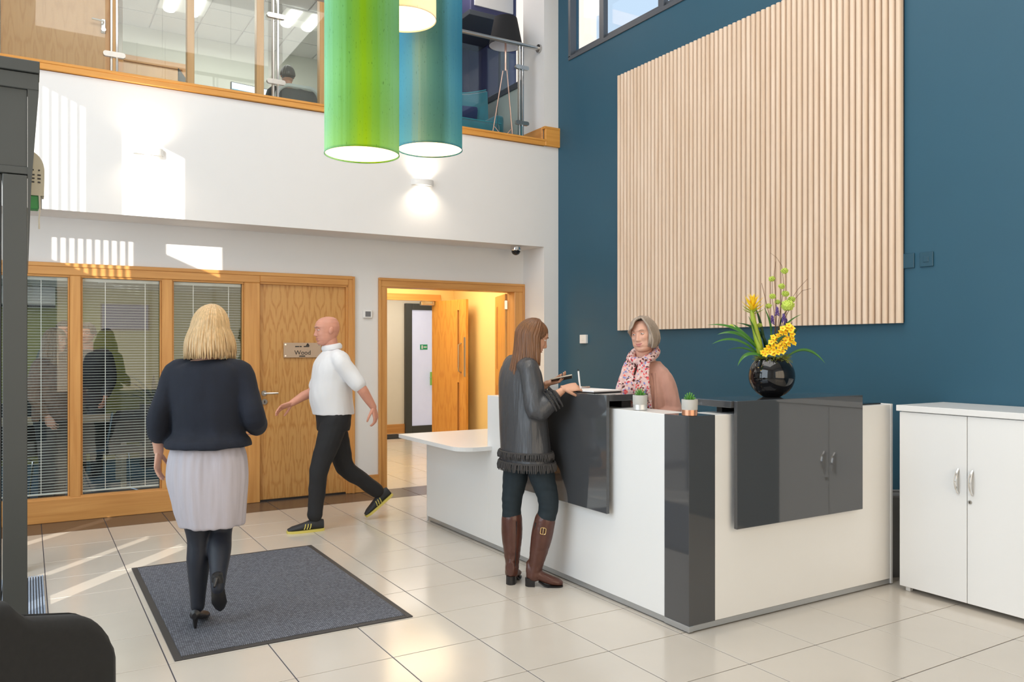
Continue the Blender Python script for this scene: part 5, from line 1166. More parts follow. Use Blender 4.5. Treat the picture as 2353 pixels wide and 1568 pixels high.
for z, ln, gap in ((0.835, 0.042, .012), (0.772, 0.052, .014)):
    q = ring_at(z)
    fb.tube([(q[0] + (q[3] + gap) * math.cos(2 * PI * j / 40), q[1] + (q[4] + gap) * math.sin(2 * PI * j / 40), z) for j in range(41)], 0.007, 6, caps=False)
    for j in range(86):
        a = 2 * PI * j / 86 + rr.uniform(-.02, .02); p = V((q[0] + (q[3] + gap + .004) * math.cos(a), q[1] + (q[4] + gap + .004) * math.sin(a), z)); o_ = V((math.cos(a), math.sin(a), 0))
        fb.tube([p, p + V((0, 0, -ln * .5)) + o_ * .006, p + V((rr.uniform(-.006, .006), rr.uniform(-.006, .006), -ln)) + o_ * .003], [.005, .006, .003], 5)
fb.build('hem_fringe', FRG, P1, loc=WL[P1])['kind'] = 'stuff'
for cf, ax_, r_ in ((CUFF, V(RW) - V(RE), .058), (CUFL, V(LWr) - V(LE), .054)):
    fb = MB(); ax_ = ax_.normalized(); u_ = ax_.orthogonal().normalized(); w_ = ax_.cross(u_)
    for t_ in (-0.035, -0.012, 0.012):
        c_ = cf + ax_ * t_
        for j in range(34):
            a = 2 * PI * j / 34; o_ = u_ * math.cos(a) + w_ * math.sin(a); p = c_ + o_ * r_
            fb.tube([p, p + o_ * .010 + ax_ * .006, p + o_ * .010 + ax_ * .016 + V((0, 0, -.018))], [.005, .006, .003], 5)
    fb.build('cuff_fringe', FRG, P1, loc=WL[P1])['kind'] = 'stuff'
JEAN = M('dark_teal_denim', (0.008, 0.017, 0.024), 0.8, var=0.25, vs=30)
tj = MB(); loft(tj, [(2.715, 4.345, 0.74, .11, .165), (2.713, 4.35, 0.86, .115, .165), (2.712, 4.36, 0.95, .10, .15)], (1, 0))
limb(tj, [RH, sim(RH, RK, .5), RK, sim(RK, RA, .32)], [.092, .082, .064, .060]); limb(tj, [LH, sim(LH, LK, .5), LK, sim(LK, LA, .32)], [.092, .082, .064, .060])
organic('trousers', tj, JEAN, P1, 0.008, 4, creases(0.004, 34))
BOOT = M('brown_leather', (0.085, 0.030, 0.020), 0.32, var=0.25, vs=14, bump=0.15, bs=60)
BHEEL = M('black_heel', (0.012, 0.011, 0.012), 0.4)
def boot(knee, ankle, heel, toe, buckle):
    hl, te = V(heel), V(toe); d = (te - hl); d.z = 0; L_ = d.length; d.normalize(); s = V((d.y, -d.x, 0)); top = sim(knee, ankle, .27); an = V((heel[0], heel[1], 0)) + d * 0.065
    b = MB(); limb(b, [top, sim(top, an + V((0, 0, .12)), .35), sim(top, an + V((0, 0, .12)), .75), an + V((0, 0, .12)), an + V((0, 0, .07)) - d * .01], [.066, .067, .054, .044, .044], 18)
    rows = []
    for t, w_, h0, h1_ in ((.03, .022, .050, .15), (.08, .032, .046, .16), (.28, .034, .042, .13), (.5, .036, .022, .088), (.72, .041, .008, .066), (.9, .035, .007, .050), (1.0, .018, .010, .034)):
        c_ = V((hl.x, hl.y, 0)) + d * L_ * t; rows.append([c_ + s * w_ * math.cos(a) + V((0, 0, (h0 + h1_) / 2 + (h1_ - h0) / 2 * math.sin(a))) for a in [2 * PI * j / 18 for j in range(18)]])
    b.quadgrid(rows, True, True, True)
    t = organic('boot', b, BOOT, P1, 0.006, 4, lambda p: 0.003 * noise.noise(V((p.x * 8, p.y * 8, p.z * 45))) * (1 if 0.09 < p.z < 0.24 else 0.25))
    b = MB(); c_ = V((hl.x, hl.y, 0)); pol = [c_ + d * x_ + s * y_ for x_, y_ in ((.006, -.016), (.0, 0), (.006, .016), (.022, .029), (.06, .029), (.06, -.029), (.022, -.029))]
    b.prism([(p.x, p.y) for p in pol], 0.0, 0.052); b.build('heel_block', BHEEL, t, smooth=False)
    b = MB(); rows = []
    for k in range(14):
        tt = 0.36 + 0.64 * k / 13; w_ = 0.030 + 0.008 * math.sin(PI * (k / 13)) if k < 12 else (0.026 if k == 12 else 0.012); zz = 0.030 * (1 - min(1, (tt - 0.36) / 0.25)) ** 1.5
        cc = c_ + d * L_ * tt; rows.append([cc + s * w_ + V((0, 0, zz)), cc - s * w_ + V((0, 0, zz)), cc - s * w_ + V((0, 0, zz + .009)), cc + s * w_ + V((0, 0, zz + .009))])
    b.quadgrid(rows, True, True, True); b.build('sole', BHEEL, t)
    ax_ = (sim(top, an, .5) - top).normalized(); u_ = (s if s.dot(V((0.515, 0.857, 0))) < 0 else -s)
    b = MB(); pts = [top + ax_ * (0.01 + 0.30 * q) + (-d * .75 + u_ * .6).normalized() * (0.069 - 0.022 * q) for q in [k / 8 for k in range(9)]]; b.tube(pts, .006, 6, flat=.4, up=u_); b.build('elastic_gusset', BHEEL, t)
    if buckle:
        b = MB(); c2 = top + ax_ * .055 + u_ * .070; v1, v2 = ax_, u_.cross(ax_).normalized()
        q = [c2 + v1 * y_ + v2 * x_ for x_, y_ in rounded(-.016, .016, -.020, .020, .008)]; b.tube(q + [q[0], q[1]], .0028, 6, caps=False); b.tube([c2 - v1 * .02, c2 + v1 * .02], .0022, 6); b.build('buckle', M('gold_metal', (0.85, 0.60, 0.28), 0.25, 1.0), t)
boot(RK, RA, (2.672, 4.285, 0), (2.862, 4.145, 0), True)
boot(LK, LA, (2.592, 4.338, 0), (2.745, 4.50, 0), False)
pen = thing('pen', 'white pen held upright by the person writing at the desk', 'pen', (2.93, 4.045, 1.245))
b = MB(); b.tube([(2.926, 4.046, 1.234), (2.918, 4.048, 1.285), (2.912, 4.050, 1.347)], [.003, .0055, .0055], 10); b.build('barrel', WPLAST, pen)
b = MB(); b.tube([(2.9125, 4.052, 1.345), (2.9095, 4.0515, 1.358)], [.0045, .003], 8); b.build('clicker', BLACK, pen)
ph = thing('mobile_phone', 'pale edged phone held by the person writing at the desk', 'phone', (2.955, 4.295, 1.292), local=True)
Mp = frame_at((0, 0, 0), (0.80, -0.50, 0.20), (-0.30, 0.55, 0.78)); ph.rotation_euler = Mp.to_euler()
box('casing', -0.035, 0.035, -0.07, 0.07, -0.004, 0.004, M('pale_phone_case', (0.62, 0.56, 0.46), 0.35), ph, 0.003); box('back_plate', -0.032, 0.032, -0.067, 0.067, -0.0052, -0.004, M('dark_phone_back', (0.05, 0.035, 0.03), 0.4), ph, 0); box('screen', -0.031, 0.031, -0.064, 0.064, 0.004, 0.005, M('phone_glass', (0.02, 0.02, 0.025), 0.08), ph, 0)

# ---------------------------------------------------------------- receptionist
P2 = fig('person in pink cardigan and floral scarf standing behind the desk', (3.40, 3.97, 0))
F2 = V((-0.94, -0.33, 0)).normalized(); L2 = V((-F2.y, F2.x, 0))
c0 = V((3.372, 3.962, 0))
def q2(f, l, z): return c0 + F2 * f + L2 * l + V((0, 0, z))
bb = MB()
tr = [(0.0, 0.82, .12, .155), (0.0, 0.95, .12, .155), (0.005, 1.08, .115, .145), (0.01, 1.20, .115, .140), (0.0, 1.28, .10, .132), (-0.01, 1.345, .075, .105), (-0.01, 1.41, .052, .065)]
loft(bb, [tuple(q2(f, 0, z)) + (a, b_) for f, z, a, b_ in tr], F2)
limb(bb, [q2(-.01, 0, 1.38), q2(.01, 0, 1.45), q2(.02, 0, 1.52)], [.06, .054, .055])
for s in (-1, 1):
    limb(bb, [q2(-.01, .124 * s, 1.30), q2(-.02, .168 * s, 1.10), q2(.13, .15 * s, .99), q2(.18, .13 * s, .97)], [.045, .040, .033, .026])
    limb(bb, [q2(0, .09 * s, .85), q2(0, .09 * s, .45), q2(0, .09 * s, .08)], [.085, .055, .04])
Mh2 = frame_at((3.340, 3.938, 1.572), (-0.93, -0.36, -0.08), (0.0, 0.10, 1), scale=0.93)
hd = head_mb(smile=1.2, hairline=0.099, full=1.14, wide=1.06); hd.xf(Mh2)
hs = []
for s in (-1, 1):
    m_, _ = hand_mb(tuple(q2(.18, .13 * s, .97)), F2 - V((0, 0, .15)), (0, 0, -1), s, [(0.3, 0.4, 0.3)] * 4, scale=0.95); hs.append(m_)
body(P2, bb, hd, hs, [SKIN2, LIP2, hair_mat('grey_scalp', (0.36, 0.29, 0.235))])
BROW2 = M('grey_brow', (0.30, 0.20, 0.14), 0.7); add_eyes(Mh2, P2, SKIN2, BROW2)
lk = []
for k in range(220):
    s = 1 if k % 2 else -1; u = (k // 2) / 109.0; p0 = 1.9 if s > 0 else 0.98; phi = s * (p0 + (PI - p0) * u)
    for g_ in (0.005, 0.015): lk.append((phi, g_, 1.45, 0.092 + 0.012 * math.sin(u * 3) - 0.015 * u, (lambda q: 0.010 * math.sin(q * 2.6) - 0.020 * max(0, q - .4)), 0.018))
hm = hair_mb(Mh2, lk, 3, 0.0055); rr = random.Random(12)
def sweep(ctrl, n=14):
    P = [V(q) for q in cr(ctrl, 4)]; m_ = len(P); u_ = Mh2.to_3x3() @ V((0.1, 0.5, 0.85))
    hm.tube([Mh2 @ (q + V((rr.uniform(-.0015, .0015), rr.uniform(-.0015, .0015), 0))) for q in P], [0.0052 * (0.55 + 0.6 * math.sin(PI * (0.12 + 0.80 * k / (m_ - 1)))) for k in range(m_)], 6, flat=0.5, up=u_)
for layer in (0.0, 0.005):
    for k in range(76):   # fringe swept from the parting across the forehead
        u = -0.38 + 1.38 * k / 75; t = rr.uniform(-.004, .004)
        sweep([(-0.030, 0.045 - 0.075 * u, 0.117 - 0.004 * abs(u - .4) + layer), (0.006 + 0.022 * u + t, 0.082 - 0.052 * u, 0.106 + 0.008 * u + layer), (0.028 + 0.042 * u, 0.101 - 0.050 * u + layer, 0.066 + t), (0.050 + 0.034 * u, 0.093 - 0.070 * u + layer, 0.036 - 0.026 * u), (0.064 + 0.020 * u, 0.080 - 0.084 * u, 0.014 - 0.05 * u + t)])
    for k in range(44):   # shorter side of the parting falling to the jaw
        u = -0.3 + 1.3 * k / 43; t = rr.uniform(-.003, .003)
        sweep([(-0.030, 0.045 - 0.075 * u, 0.118 + layer), (-0.056, 0.064 - 0.062 * u, 0.100 + layer), (-0.079 - layer, 0.056 - 0.058 * u, 0.052), (-0.088 - layer, 0.044 - 0.052 * u + t, -0.005), (-0.086 - layer, 0.040 - 0.05 * u + t, -0.055), (-0.076, 0.040 - 0.05 * u, -0.092 + t)])
hm.build('hair', hair_mat('ash_grey_hair', (0.36, 0.29, 0.235), 0.4), P2, loc=WL[P2], angle=180)
PINK = M('dusty_pink_knit', (0.50, 0.265, 0.205), 0.85, var=0.12, vs=20, bump=0.2, bs=500, sheen=0.3)
cg = MB(); loft(cg, [tuple(q2(f - .004, 0, z)) + (a + .020, b_ + .016) for f, z, a, b_ in tr[:-1]] + [tuple(q2(-.015, 0, 1.405)) + (.065, .085)], F2)
for s in (-1, 1): limb(cg, [q2(-.01, .07 * s, 1.345), q2(-.01, .126 * s, 1.300), q2(-.02, .158 * s, 1.20), q2(-.025, .178 * s, 1.10), q2(.06, .165 * s, 1.045), q2(.12, .15 * s, 1.005)], [.052, .056, .055, .058, .055, .050])
organic('cardigan', cg, PINK, P2, 0.008, 4, lambda p: folds(0.008, 20, 5)(p) + (0.008 * noise.noise(V((p.x * 6, p.y * 6, p.z * 42))) if p.z < 1.13 else 0))
ct = MB()
for l_ in (0.122, -0.122):
    ct.tube([q2(.092 - .03 * max(0, (z - 1.2) / .15), l_ * (1 - .25 * max(0, (z - 1.2) / .15)), z) for z in [0.82 + 0.073 * k for k in range(8)]], [.013] * 8, 8)
ct.build('cardigan_border', PINK, P2, loc=WL[P2])
def scarf_mat():
    m, N, L, p = nt('floral_scarf'); tc = N.new('ShaderNodeTexCoord')
    nzz = N.new('ShaderNodeTexNoise'); nzz.inputs['Scale'].default_value = 26; L.new(tc.outputs['Object'], nzz.inputs[0])
    md_ = N.new('ShaderNodeMix'); md_.data_type = 'RGBA'; md_.inputs[0].default_value = 0.035; L.new(tc.outputs['Object'], md_.inputs[6]); L.new(nzz.outputs['Color'], md_.inputs[7])
    vo = N.new('ShaderNodeTexVoronoi'); vo.inputs['Scale'].default_value = 78; L.new(md_.outputs[2], vo.inputs[0])
    sx = N.new('ShaderNodeSeparateColor'); L.new(vo.outputs['Color'], sx.inputs[0])
    r = N.new('ShaderNodeValToRGB'); r.color_ramp.interpolation = 'CONSTANT'; el = r.color_ramp.elements
    stops = [(0.0, (0.55, 0.04, 0.06)), (0.20, (0.62, 0.44, 0.42)), (0.34, (0.09, 0.03, 0.03)), (0.52, (0.64, 0.46, 0.45)), (0.66, (0.20, 0.22, 0.45)), (0.75, (0.70, 0.55, 0.53)), (0.88, (0.72, 0.12, 0.10))]
    while len(el) < len(stops): el.new(0.5)
    for e_, (p_, c_) in zip(el, stops): e_.position = p_; e_.color = c_ + (1,)
    L.new(sx.outputs[0], r.inputs[0])
    st = N.new('ShaderNodeValToRGB'); st.color_ramp.elements[0].position = 0.50; st.color_ramp.elements[1].position = 0.56; L.new(vo.outputs['Distance'], st.inputs[0])
    mx = N.new('ShaderNodeMix'); mx.data_type = 'RGBA'; mx.inputs[7].default_value = (0.60, 0.40, 0.37, 1); L.new(st.outputs[0], mx.inputs[0]); L.new(r.outputs[0], mx.inputs[6]); L.new(mx.outputs[2], p.inputs['Base Color']); p.inputs['Roughness'].default_value = 0.8
    return m
sf = MB()
sf.tube([q2(.022 + .078 * math.cos(a), .080 * math.sin(a), 1.448 - .045 * math.cos(a)) for a in [2 * PI * k / 28 for k in range(29)]], 0.029, 12, caps=False, flat=1.0)
for s, zb in ((1, 1.05), (-1, 1.03)):
    rows = []
    for k in range(15):
        t = k / 14; z = 1.40 + (zb - 1.40) * t; c_ = q2(.095 + .062 * min(1, t * 2.2) + .01 * math.sin(t * 6), s * (.050 + .025 * t) , z); w_ = .045 + .030 * t
        rows.append([c_ + L2 * w_ * math.cos(a) + F2 * (.018 + .009 * math.sin(3 * a + t * 3)) * math.sin(a) for a in [2 * PI * j / 18 for j in range(18)]])
    sf.quadgrid(rows, True, True, True)
organic('scarf', sf, scarf_mat(), P2, 0.0065, 3, lambda p: 0.011 * noise.noise(V(((p - c0).dot(L2) * 55, 0, p.z * 5))) + 0.003 * noise.noise(p * 30))
sf2 = MB(); rr = random.Random(9)
for k in range(46):
    l_ = -.145 + .29 * k / 45; p = q2(.155, l_, 1.045); sf2.tube([p, p + V((rr.uniform(-.004, .004), rr.uniform(-.004, .004), -.03))], .002, 4)
sf2.build('scarf_tassels', M('pale_pink_thread', (0.66, 0.45, 0.45), 0.9), P2, loc=WL[P2])['kind'] = 'stuff'
tw = MB(); loft(tw, [tuple(q2(0, 0, .80)) + (.135, .19), tuple(q2(0, 0, .93)) + (.135, .19)], F2)
for s in (-1, 1): limb(tw, [q2(0, .09 * s, .85), q2(0, .09 * s, .45), q2(0, .09 * s, .06)], [.105, .08, .07])
organic('trousers', tw, BCH, P2, 0.012, 3)
for s in (-1, 1):
    b = MB(); limb(b, [q2(-.05, .09 * s, .04), q2(.05, .09 * s, .035), q2(.15, .09 * s, .03)], [.036, .04, .028]); b.build('shoe', BHEEL, P2)

# ---------------------------------------------------------------- blonde woman walking away
P3 = fig('person in navy cardigan and pale skirt walking across the mat', (0.80, 4.50, 0))
F3 = V((0.42, 0.907, 0)).normalized(); R3 = V((F3.y, -F3.x, 0)); c3 = V((0.826, 4.520, 0))
def q3(f, r, z): return c3 + F3 * f + R3 * r + V((0, 0, z))
bb = MB()
tr = [(0.0, 0.78, .12, .185), (0.0, 0.92, .125, .185), (0.005, 1.05, .105, .155), (0.01, 1.18, .11, .165), (0.01, 1.30, .105, .18), (0.0, 1.385, .08, .165), (0.0, 1.43, .055, .08)]
loft(bb, [tuple(q3(f, 0, z)) + (a, b_) for f, z, a, b_ in tr], F3); limb(bb, [q3(0, 0, 1.40), q3(.02, 0, 1.47), q3(.03, 0, 1.54)], [.06, .052, .055])
LSh, LEl, LWt = q3(0, -.165, 1.355), q3(-.02, -.245, 1.125), q3(.03, -.262, .935)
RSh, REl, RWt = q3(0, .165, 1.355), q3(-.03, .245, 1.125), q3(.17, .225, 1.035)
limb(bb, [LSh, LEl, LWt], [.048, .04, .026]); limb(bb, [RSh, REl, RWt], [.048, .04, .026])
SK, SA = V((0.785, 4.56, 0.47)), V((0.778, 4.545, 0.115)); WK, WA = V((0.895, 4.545, 0.50)), V((0.845, 4.365, 0.25))
for h_, k_, a_ in ((q3(0, -.085, .86), SK, SA), (q3(0, .085, .86), WK, WA)): limb(bb, [h_, sim(h_, k_, .5), k_, sim(k_, a_, .4), a_], [.085, .075, .052, .050, .032])
Mh3 = frame_at(tuple(q3(.045, 0, 1.592)), F3 + V((-.08, 0, -.05)), scale=0.98); hd = head_mb(hairline=0.06); hd.xf(Mh3)
hA, _ = hand_mb(tuple(LWt), V((-.10, .04, -1)), R3, 1, [(0.25, 0.35, 0.2)] * 4, scale=0.95); hB, _ = hand_mb(tuple(RWt), F3 * 1.0 + V((-.35, .1, -.05)), -R3, -1, [(0.5, 0.7, 0.4)] * 4, scale=0.95)
body(P3, bb, hd, [hA, hB], [SKIN2, LIP2, hair_mat('blonde_scalp', (0.50, 0.34, 0.17))]); add_eyes(Mh3, P3, SKIN2, BROW2)
BLND = hair_mat('blonde_hair', (0.62, 0.42, 0.22), 0.45); lk = []
for k in range(240):
    s = 1 if k % 2 else -1; u = (k // 2) / 119.0; phi = s * (0.72 + (PI - 0.72) * u)
    for g_ in (0.008, 0.021): lk.append((phi, g_, 1.5, 0.155 + 0.02 * math.sin(k * 1.7), (lambda q: 0.030 * q + 0.012 * math.sin(q * 3)), 0.012))
for k in range(60): a = -0.8 + 1.6 * k / 59; lk.append((a, 0.010, 0.95 + 0.3 * abs(a), 0.02, 0.0, 0.012))
hair_mb(Mh3, lk, 4, 0.0062).build('hair', BLND, P3, loc=WL[P3], angle=180)
NAVYK = M('navy_knit', (0.006, 0.009, 0.020), 0.85, var=0.3, vs=12, bump=0.25, bs=400, sheen=0.02)
cg = MB(); loft(cg, [tuple(q3(0, 0, .965)) + (.175, .222), tuple(q3(0, 0, 1.0)) + (.168, .215)] + [tuple(q3(f, 0, z)) + (a + .028, b_ + .028) for f, z, a, b_ in tr[2:-1]] + [tuple(q3(0, 0, 1.425)) + (.07, .10)], F3)
limb(cg, [q3(0, -.10, 1.37), LSh, sim(LSh, LEl, .5), LEl, sim(LEl, LWt, .45)], [.068, .068, .062, .060, .056]); limb(cg, [q3(0, .10, 1.37), RSh, sim(RSh, REl, .5), REl, sim(REl, RWt, .6)], [.068, .068, .062, .062, .058])
organic('cardigan', cg, NAVYK, P3, 0.008, 5, folds(0.008, 8, 3, 3.0))
SKIRT = M('pale_lilac_skirt', (0.50, 0.46, 0.50), 0.85, var=0.12, vs=1.0, stretch=(60, 60, 3), bump=0.2, bs=60)
sk_ = MB(); loft(sk_, [tuple(q3(.01, .02, .545)) + (.155, .165), tuple(q3(.0, .01, .66)) + (.155, .185), tuple(q3(0, 0, .80)) + (.155, .205), tuple(q3(0, 0, .92)) + (.145, .195), tuple(q3(0, 0, .99)) + (.12, .17)], F3)
organic('skirt', sk_, SKIRT, P3, 0.008, 4, folds(0.012, 16, 1.5, 7.0))
TIGHT = M('navy_tights', (0.008, 0.011, 0.022), 0.55, sheen=0.05); tj = MB()
for h_, k_, a_ in ((q3(0, -.075, .72), SK, SA), (q3(0.03, .075, .72), WK, WA)): limb(tj, [h_, sim(h_, k_, .5), k_, sim(k_, a_, .35), sim(k_, a_, .75), a_], [.086, .076, .060, .060, .044, .036])
organic('tights', tj, TIGHT, P3, 0.007, 4)
def court(heel, toe, ank):
    """court shoe from heel point (under the heel) to toe point"""
    hl, te = V(heel), V(toe); d = te - hl; L_ = d.length; d.normalize(); up = (V((0, 0, 1)) - d * d.z).normalized(); s = d.cross(up)
    b = MB(); rows = []
    for t, w_, lo, hi in ((-.06, .012, .052, .085), (.0, .028, .045, .10), (.25, .032, .036, .072), (.5, .036, .014, .058), (.75, .040, .004, .048), (.93, .026, .004, .034), (1.02, .008, .008, .02)):
        c_ = hl + d * L_ * t; rows.append([c_ + s * w_ * math.cos(a) + up * ((lo + hi) / 2 + (hi - lo) / 2 * math.sin(a)) for a in [2 * PI * j / 16 for j in range(16)]])
    b.quadgrid(rows, True, True, True); t_ = b.build('shoe', BHEEL, P3)
    b = MB(); b.tube([hl + d * .006 + up * .055, hl + d * .004], [.016, .006], 10); b.build('stiletto_heel', BHEEL, t_)
court((0.758, 4.505, 0.010), tuple(V((0.758, 4.505, 0.010)) + F3 * .20), SA)
dw = (F3 * .55 + V((0, 0, -.83))).normalized(); court(tuple(WA - dw * .03 - F3 * .055), tuple(WA - F3 * .055 + dw * .17), WA)

# ---------------------------------------------------------------- man in white shirt walking past the door
P4 = fig('person in white shirt and dark trousers striding past the oak door', (2.19, 6.53, 0))
F4 = V((-0.995, 0.10, 0)).normalized(); R4 = V((F4.y, -F4.x, 0)); c4 = V((2.188, 6.53, 0))
def q4(f, r, z): return c4 + F4 * f + R4 * r + V((0, 0, z))
bb = MB(); tr = [(0.0, .84, .12, .165), (0.0, .95, .14, .17), (0.02, 1.08, .15, .175), (0.015, 1.22, .14, .19), (0.01, 1.34, .125, .205), (0.0, 1.42, .09, .18), (0.0, 1.465, .06, .085)]
loft(bb, [tuple(q4(f, 0, z)) + (a, b_) for f, z, a, b_ in tr], F4); limb(bb, [q4(0, 0, 1.44), q4(.02, 0, 1.50), q4(.035, 0, 1.56)], [.066, .062, .064])
fS, fE, fW = q4(.01, .200, 1.38), q4(.10, .255, 1.135), q4(.30, .22, 1.02)
bS, bE, bW = q4(-.01, -.200, 1.38), q4(-.16, -.265, 1.165), q4(-.27, -.255, 1.00)
limb(bb, [fS, fE, sim(fE, fW, .5), fW], [.056, .046, .040, .029]); limb(bb, [bS, bE, sim(bE, bW, .5), bW], [.056, .046, .040, .029])
fK, fA = V((2.04, 6.44, .50)), V((1.995, 6.435, .10)); rK, rA = V((2.315, 6.60, .47)), V((2.63, 6.62, .225))
fH, rH = q4(0, -.09, .90), q4(0, .09, .90)
for h_, k_, a_ in ((fH, fK, fA), (rH, rK, rA)): limb(bb, [h_, sim(h_, k_, .5), k_, sim(k_, a_, .4), a_], [.09, .08, .058, .052, .036])
Mh4 = frame_at(tuple(q4(.055, 0, 1.628)), F4 + V((0, -.1, -.06)), scale=1.04); hd = head_mb(scalp=False, wide=1.04, full=1.1); hd.xf(Mh4)
hA, _ = hand_mb(tuple(fW), F4 * .9 + V((0, .1, -.35)), (0, -.5, -.85), 1, [(0.3, 0.35, 0.2)] * 4, scale=1.05); hB, _ = hand_mb(tuple(bW), V((.25, 0, -1)), F4 + R4 * .8, 1, [(0.35, 0.5, 0.3)] * 4, scale=1.05)
body(P4, bb, hd, [hA, hB], [SKIN3, LIP2, SKIN3]); add_eyes(Mh4, P4, SKIN3, BROW2)
SHIRT = M('white_cotton_shirt', (0.78, 0.78, 0.80), 0.8, var=0.02, bump=0.1, bs=300)
sh_ = MB(); loft(sh_, [tuple(q4(0.0, 0, .935)) + (.165, .195)] + [tuple(q4(f, 0, z)) + (a + .024, b_ + .024) for f, z, a, b_ in tr[1:-1]] + [tuple(q4(0, 0, 1.465)) + (.08, .10)], F4)
limb(sh_, [q4(0, .1, 1.40), fS, sim(fS, fE, .5), sim(fS, fE, .88)], [.075, .074, .070, .068]); limb(sh_, [q4(0, -.1, 1.40), bS, sim(bS, bE, .5), sim(bS, bE, .88)], [.075, .074, .070, .068])
organic('shirt', sh_, SHIRT, P4, 0.008, 5, folds(0.008, 9, 4, 11.0))
b = MB(); b.tube([q4(.015 + .070 * math.cos(a), .074 * math.sin(a), 1.492 - .012 * math.cos(a)) for a in [2 * PI * k / 24 for k in range(25)]], .016, 8, caps=False, flat=1.6, up=(0, 0, 1)); b.build('collar', SHIRT, P4)
TROU = M('black_trousers', (0.012, 0.012, 0.014), 0.8, var=0.2); tj = MB(); loft(tj, [tuple(q4(0, 0, .80)) + (.13, .18), tuple(q4(0, 0, .95)) + (.145, .178)], F4)
for h_, k_, a_ in ((fH, fK, fA), (rH, rK, rA)): limb(tj, [h_, sim(h_, k_, .5), k_, sim(k_, a_, .5), sim(k_, a_, .92)], [.112, .098, .078, .068, .062])
organic('trousers', tj, TROU, P4, 0.008, 4, creases(0.006, 16, 2))
b = MB(); b.tube([q4(.148 * math.cos(a), .180 * math.sin(a), .952) for a in [2 * PI * k / 32 for k in range(33)]], .018, 8, caps=False, flat=.35, up=(1, 0, 0)); b.build('belt', BHEEL, P4)
SHOE = M('dark_trainer', (0.02, 0.022, 0.026), 0.6); STRP = M('yellow_stripe', (0.62, 0.52, 0.12), 0.6)
def trainer(ank, d, down):
    d = V(d).normalized(); up = (V((0, 0, 1)) - d * d.z).normalized(); s = d.cross(up); o_ = V(ank) - up * .095 - d * .075
    b = MB(); rows = []
    for t, w_, hi in ((0.0, .024, .09), (.03, .034, .10), (.08, .038, .105), (.14, .042, .082), (.20, .048, .064), (.25, .044, .052), (.285, .026, .036)):
        c_ = o_ + d * t; rows.append([c_ + s * w_ * math.cos(a) + up * (.012 + (hi - .012) * (0.5 + 0.5 * math.sin(a))) for a in [2 * PI * j / 18 for j in range(18)]])
    b.quadgrid(rows, True, True, True); t_ = b.build('shoe', SHOE, P4)
    b = MB(); rows = []
    for t, w_ in ((-.004, .022), (.03, .037), (.10, .042), (.20, .05), (.255, .045), (.292, .02)): c_ = o_ + d * t; rows.append([c_ + s * w_, c_ - s * w_, c_ - s * w_ + up * .02, c_ + s * w_ + up * .02])
    b.quadgrid(rows, True, True, True); b.build('sole', STRP, t_)
    for sg in (-1, 1):
        for k in range(3):
            c_ = o_ + d * (.12 + .022 * k); b = MB(); b.tube([c_ + s * sg * .047 + up * .028, c_ + s * sg * .046 + up * .045 - d * .008, c_ + s * sg * .036 + up * .068 - d * .014], .004, 6); b.build('stripe', STRP, t_)
trainer(fA + V((0, 0, -.005)), F4, 0); trainer(rA, (F4 * .80 + V((0, 0, -.60))), 1)

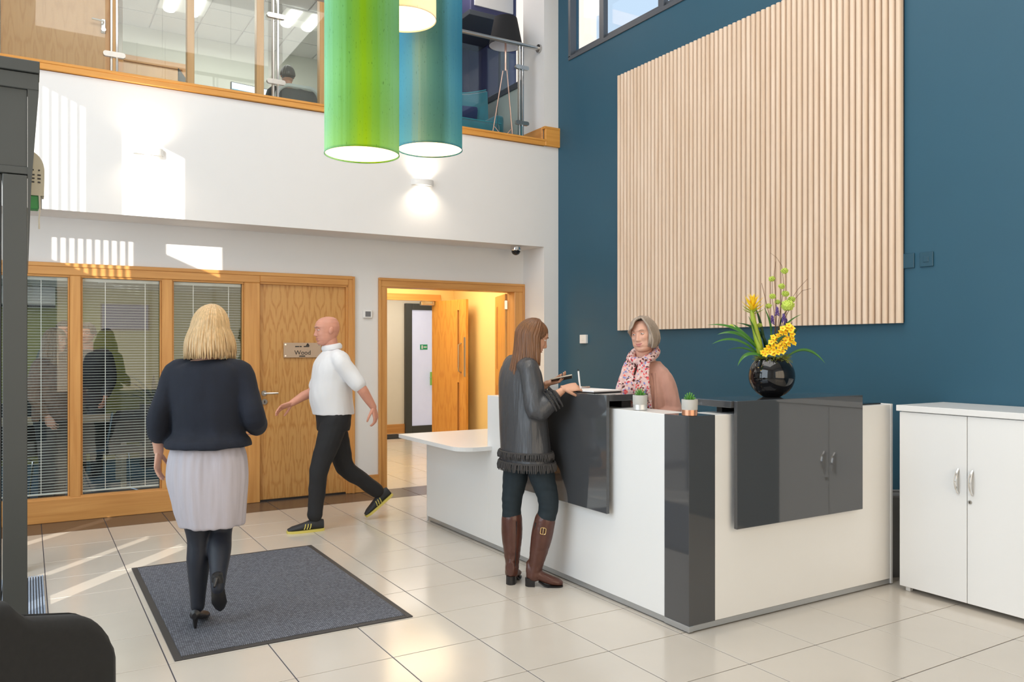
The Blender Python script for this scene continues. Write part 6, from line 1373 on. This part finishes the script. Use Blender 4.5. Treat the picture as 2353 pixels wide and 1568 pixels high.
# ---------------------------------------------------------------- people further back
def standing(label, loc, yaw, hgt, top_m, leg_m, skin_m, hair_m, long_hair, group, seated=False):
    k = hgt / 1.72; t = fig(label, loc, group); f = V((math.cos(yaw), math.sin(yaw), 0)); r_ = V((f.y, -f.x, 0)); o_ = V(loc); zo = -0.42 if seated else 0.0
    def q(a, b_, z): return o_ + (f * a + r_ * b_) * k + V((0, 0, max(0.02, z + (zo if z > 0.5 else 0)) * k))
    bb = MB(); prof = [(0, .84, .115, .165), (0, 1.0, .115, .165), (.01, 1.2, .115, .175), (0, 1.34, .10, .185), (0, 1.41, .06, .10)]
    loft(bb, [tuple(q(a, 0, z)) + (c_ * k, d * k) for a, z, c_, d in prof], f); limb(bb, [q(0, 0, 1.40), q(.02, 0, 1.50)], [.055 * k, .055 * k])
    arms = [[q(0, .19 * s, 1.35), q(-.02, .235 * s, 1.10), q(.10 if not seated else .22, .22 * s, .90 if not seated else 1.06)] for s in (-1, 1)]
    legs = [[q(0, .09 * s, .86), q(0.02, .09 * s, .47), q(0, .09 * s, .08)] if not seated else [q(0, .09 * s, .88), o_ + (f * .42 + r_ * .1 * s) * k + V((0, 0, .46 * k)), o_ + (f * .44 + r_ * .1 * s) * k + V((0, 0, .08))] for s in (-1, 1)]
    for a in arms: limb(bb, a, [.05 * k, .042 * k, .03 * k])
    for a in legs: limb(bb, a, [.08 * k, .058 * k, .04 * k])
    Mh = frame_at(tuple(q(.04, 0, 1.60)), f + V((0, 0, -.05)), scale=k * .98); hd = head_mb(); hd.xf(Mh); hs = []
    for s, a in zip((-1, 1), arms):
        m_, _ = hand_mb(tuple(a[-1]), (a[-1] - a[-2]), -r_ * s, s, [(0.3, 0.4, 0.3)] * 4, scale=.95 * k); hs.append(m_)
    body(t, bb, hd, hs, [skin_m, LIP2, hair_m], 0.012); add_eyes(Mh, t, skin_m, BROW2)
    lk = []
    for j in range(70):
        s = 1 if j % 2 else -1; u = (j // 2) / 34.0; lk.append((s * (0.95 + (PI - 0.95) * u), 0.010, 1.45 if long_hair else 1.45 + .35 * u, 0.24 if long_hair else 0.012, 0.03 if long_hair else -0.012, 0.0))
    for j in range(16): a = -0.9 + 1.8 * j / 15; lk.append((a, 0.009, 0.85 + 0.3 * a * a, 0.012, 0.0, 0.0))
    hair_mb(Mh, lk, 6, 0.012).build('hair', hair_m, t, loc=WL[t], angle=180)
    cg = MB(); loft(cg, [tuple(q(a, 0, z)) + ((c_ + .025) * k, (d + .025) * k) for a, z, c_, d in prof[:-1]] + [tuple(q(0, 0, 1.42)) + (.07 * k, .10 * k)], f)
    for a in arms: limb(cg, [sim(q(0, 0, 1.37), a[0], .5), a[0], a[1], sim(a[1], a[2], .85)], [.07 * k, .07 * k, .06 * k, .045 * k])
    organic('jacket', cg, top_m, t, 0.011, 4, folds(.006, 9, 4))
    tj = MB(); loft(tj, [tuple(q(0, 0, .80)) + (.13 * k, .18 * k), tuple(q(0, 0, .95)) + (.135 * k, .18 * k)], f)
    for a in legs: limb(tj, a, [.10 * k, .075 * k, .065 * k])
    organic('trousers', tj, leg_m, t, 0.011, 4)
    for s, a in zip((-1, 1), legs):
        b = MB(); c_ = V((a[-1].x, a[-1].y, o_.z + .04)); limb(b, [c_ - f * .05, c_ + f * .06, c_ + f * .16], [.038, .04, .028]); b.build('shoe', BHEEL, t)
    return t
standing('person in brown print top standing behind the left pane', (0.19, 8.55, 0.006), -0.6, 1.66, M('brown_print_top', (0.22, 0.14, 0.10), 0.8, var=0.6, vs=40), BCH, SKIN2, hair_mat('dark_blonde_hair', (0.28, 0.18, 0.10)), True, 'people in the meeting room')
standing('person in grey green shirt standing furthest back behind the left pane', (0.38, 11.25, 0.006), -1.6, 1.80, M('grey_green_shirt', (0.12, 0.15, 0.14), 0.8), BCH, SKIN3, hair_mat('short_dark_hair', (0.06, 0.045, 0.035)), False, 'people in the meeting room')
standing('person in dark jacket standing behind the middle pane', (0.60, 10.42, 0.006), -2.0, 1.76, M('dark_navy_jacket', (0.03, 0.032, 0.042), 0.8), BCH, SKIN3, hair_mat('short_brown_hair', (0.08, 0.05, 0.035)), False, 'people in the meeting room')
standing('person in dark grey jumper seated with back turned in the upstairs office', (2.665, 9.62, 3.60), 1.45, 1.66, M('dark_grey_jumper', (0.03, 0.033, 0.036), 0.85), BCH, SKIN2, hair_mat('grey_curly_hair', (0.13, 0.12, 0.115)), False, None, True)
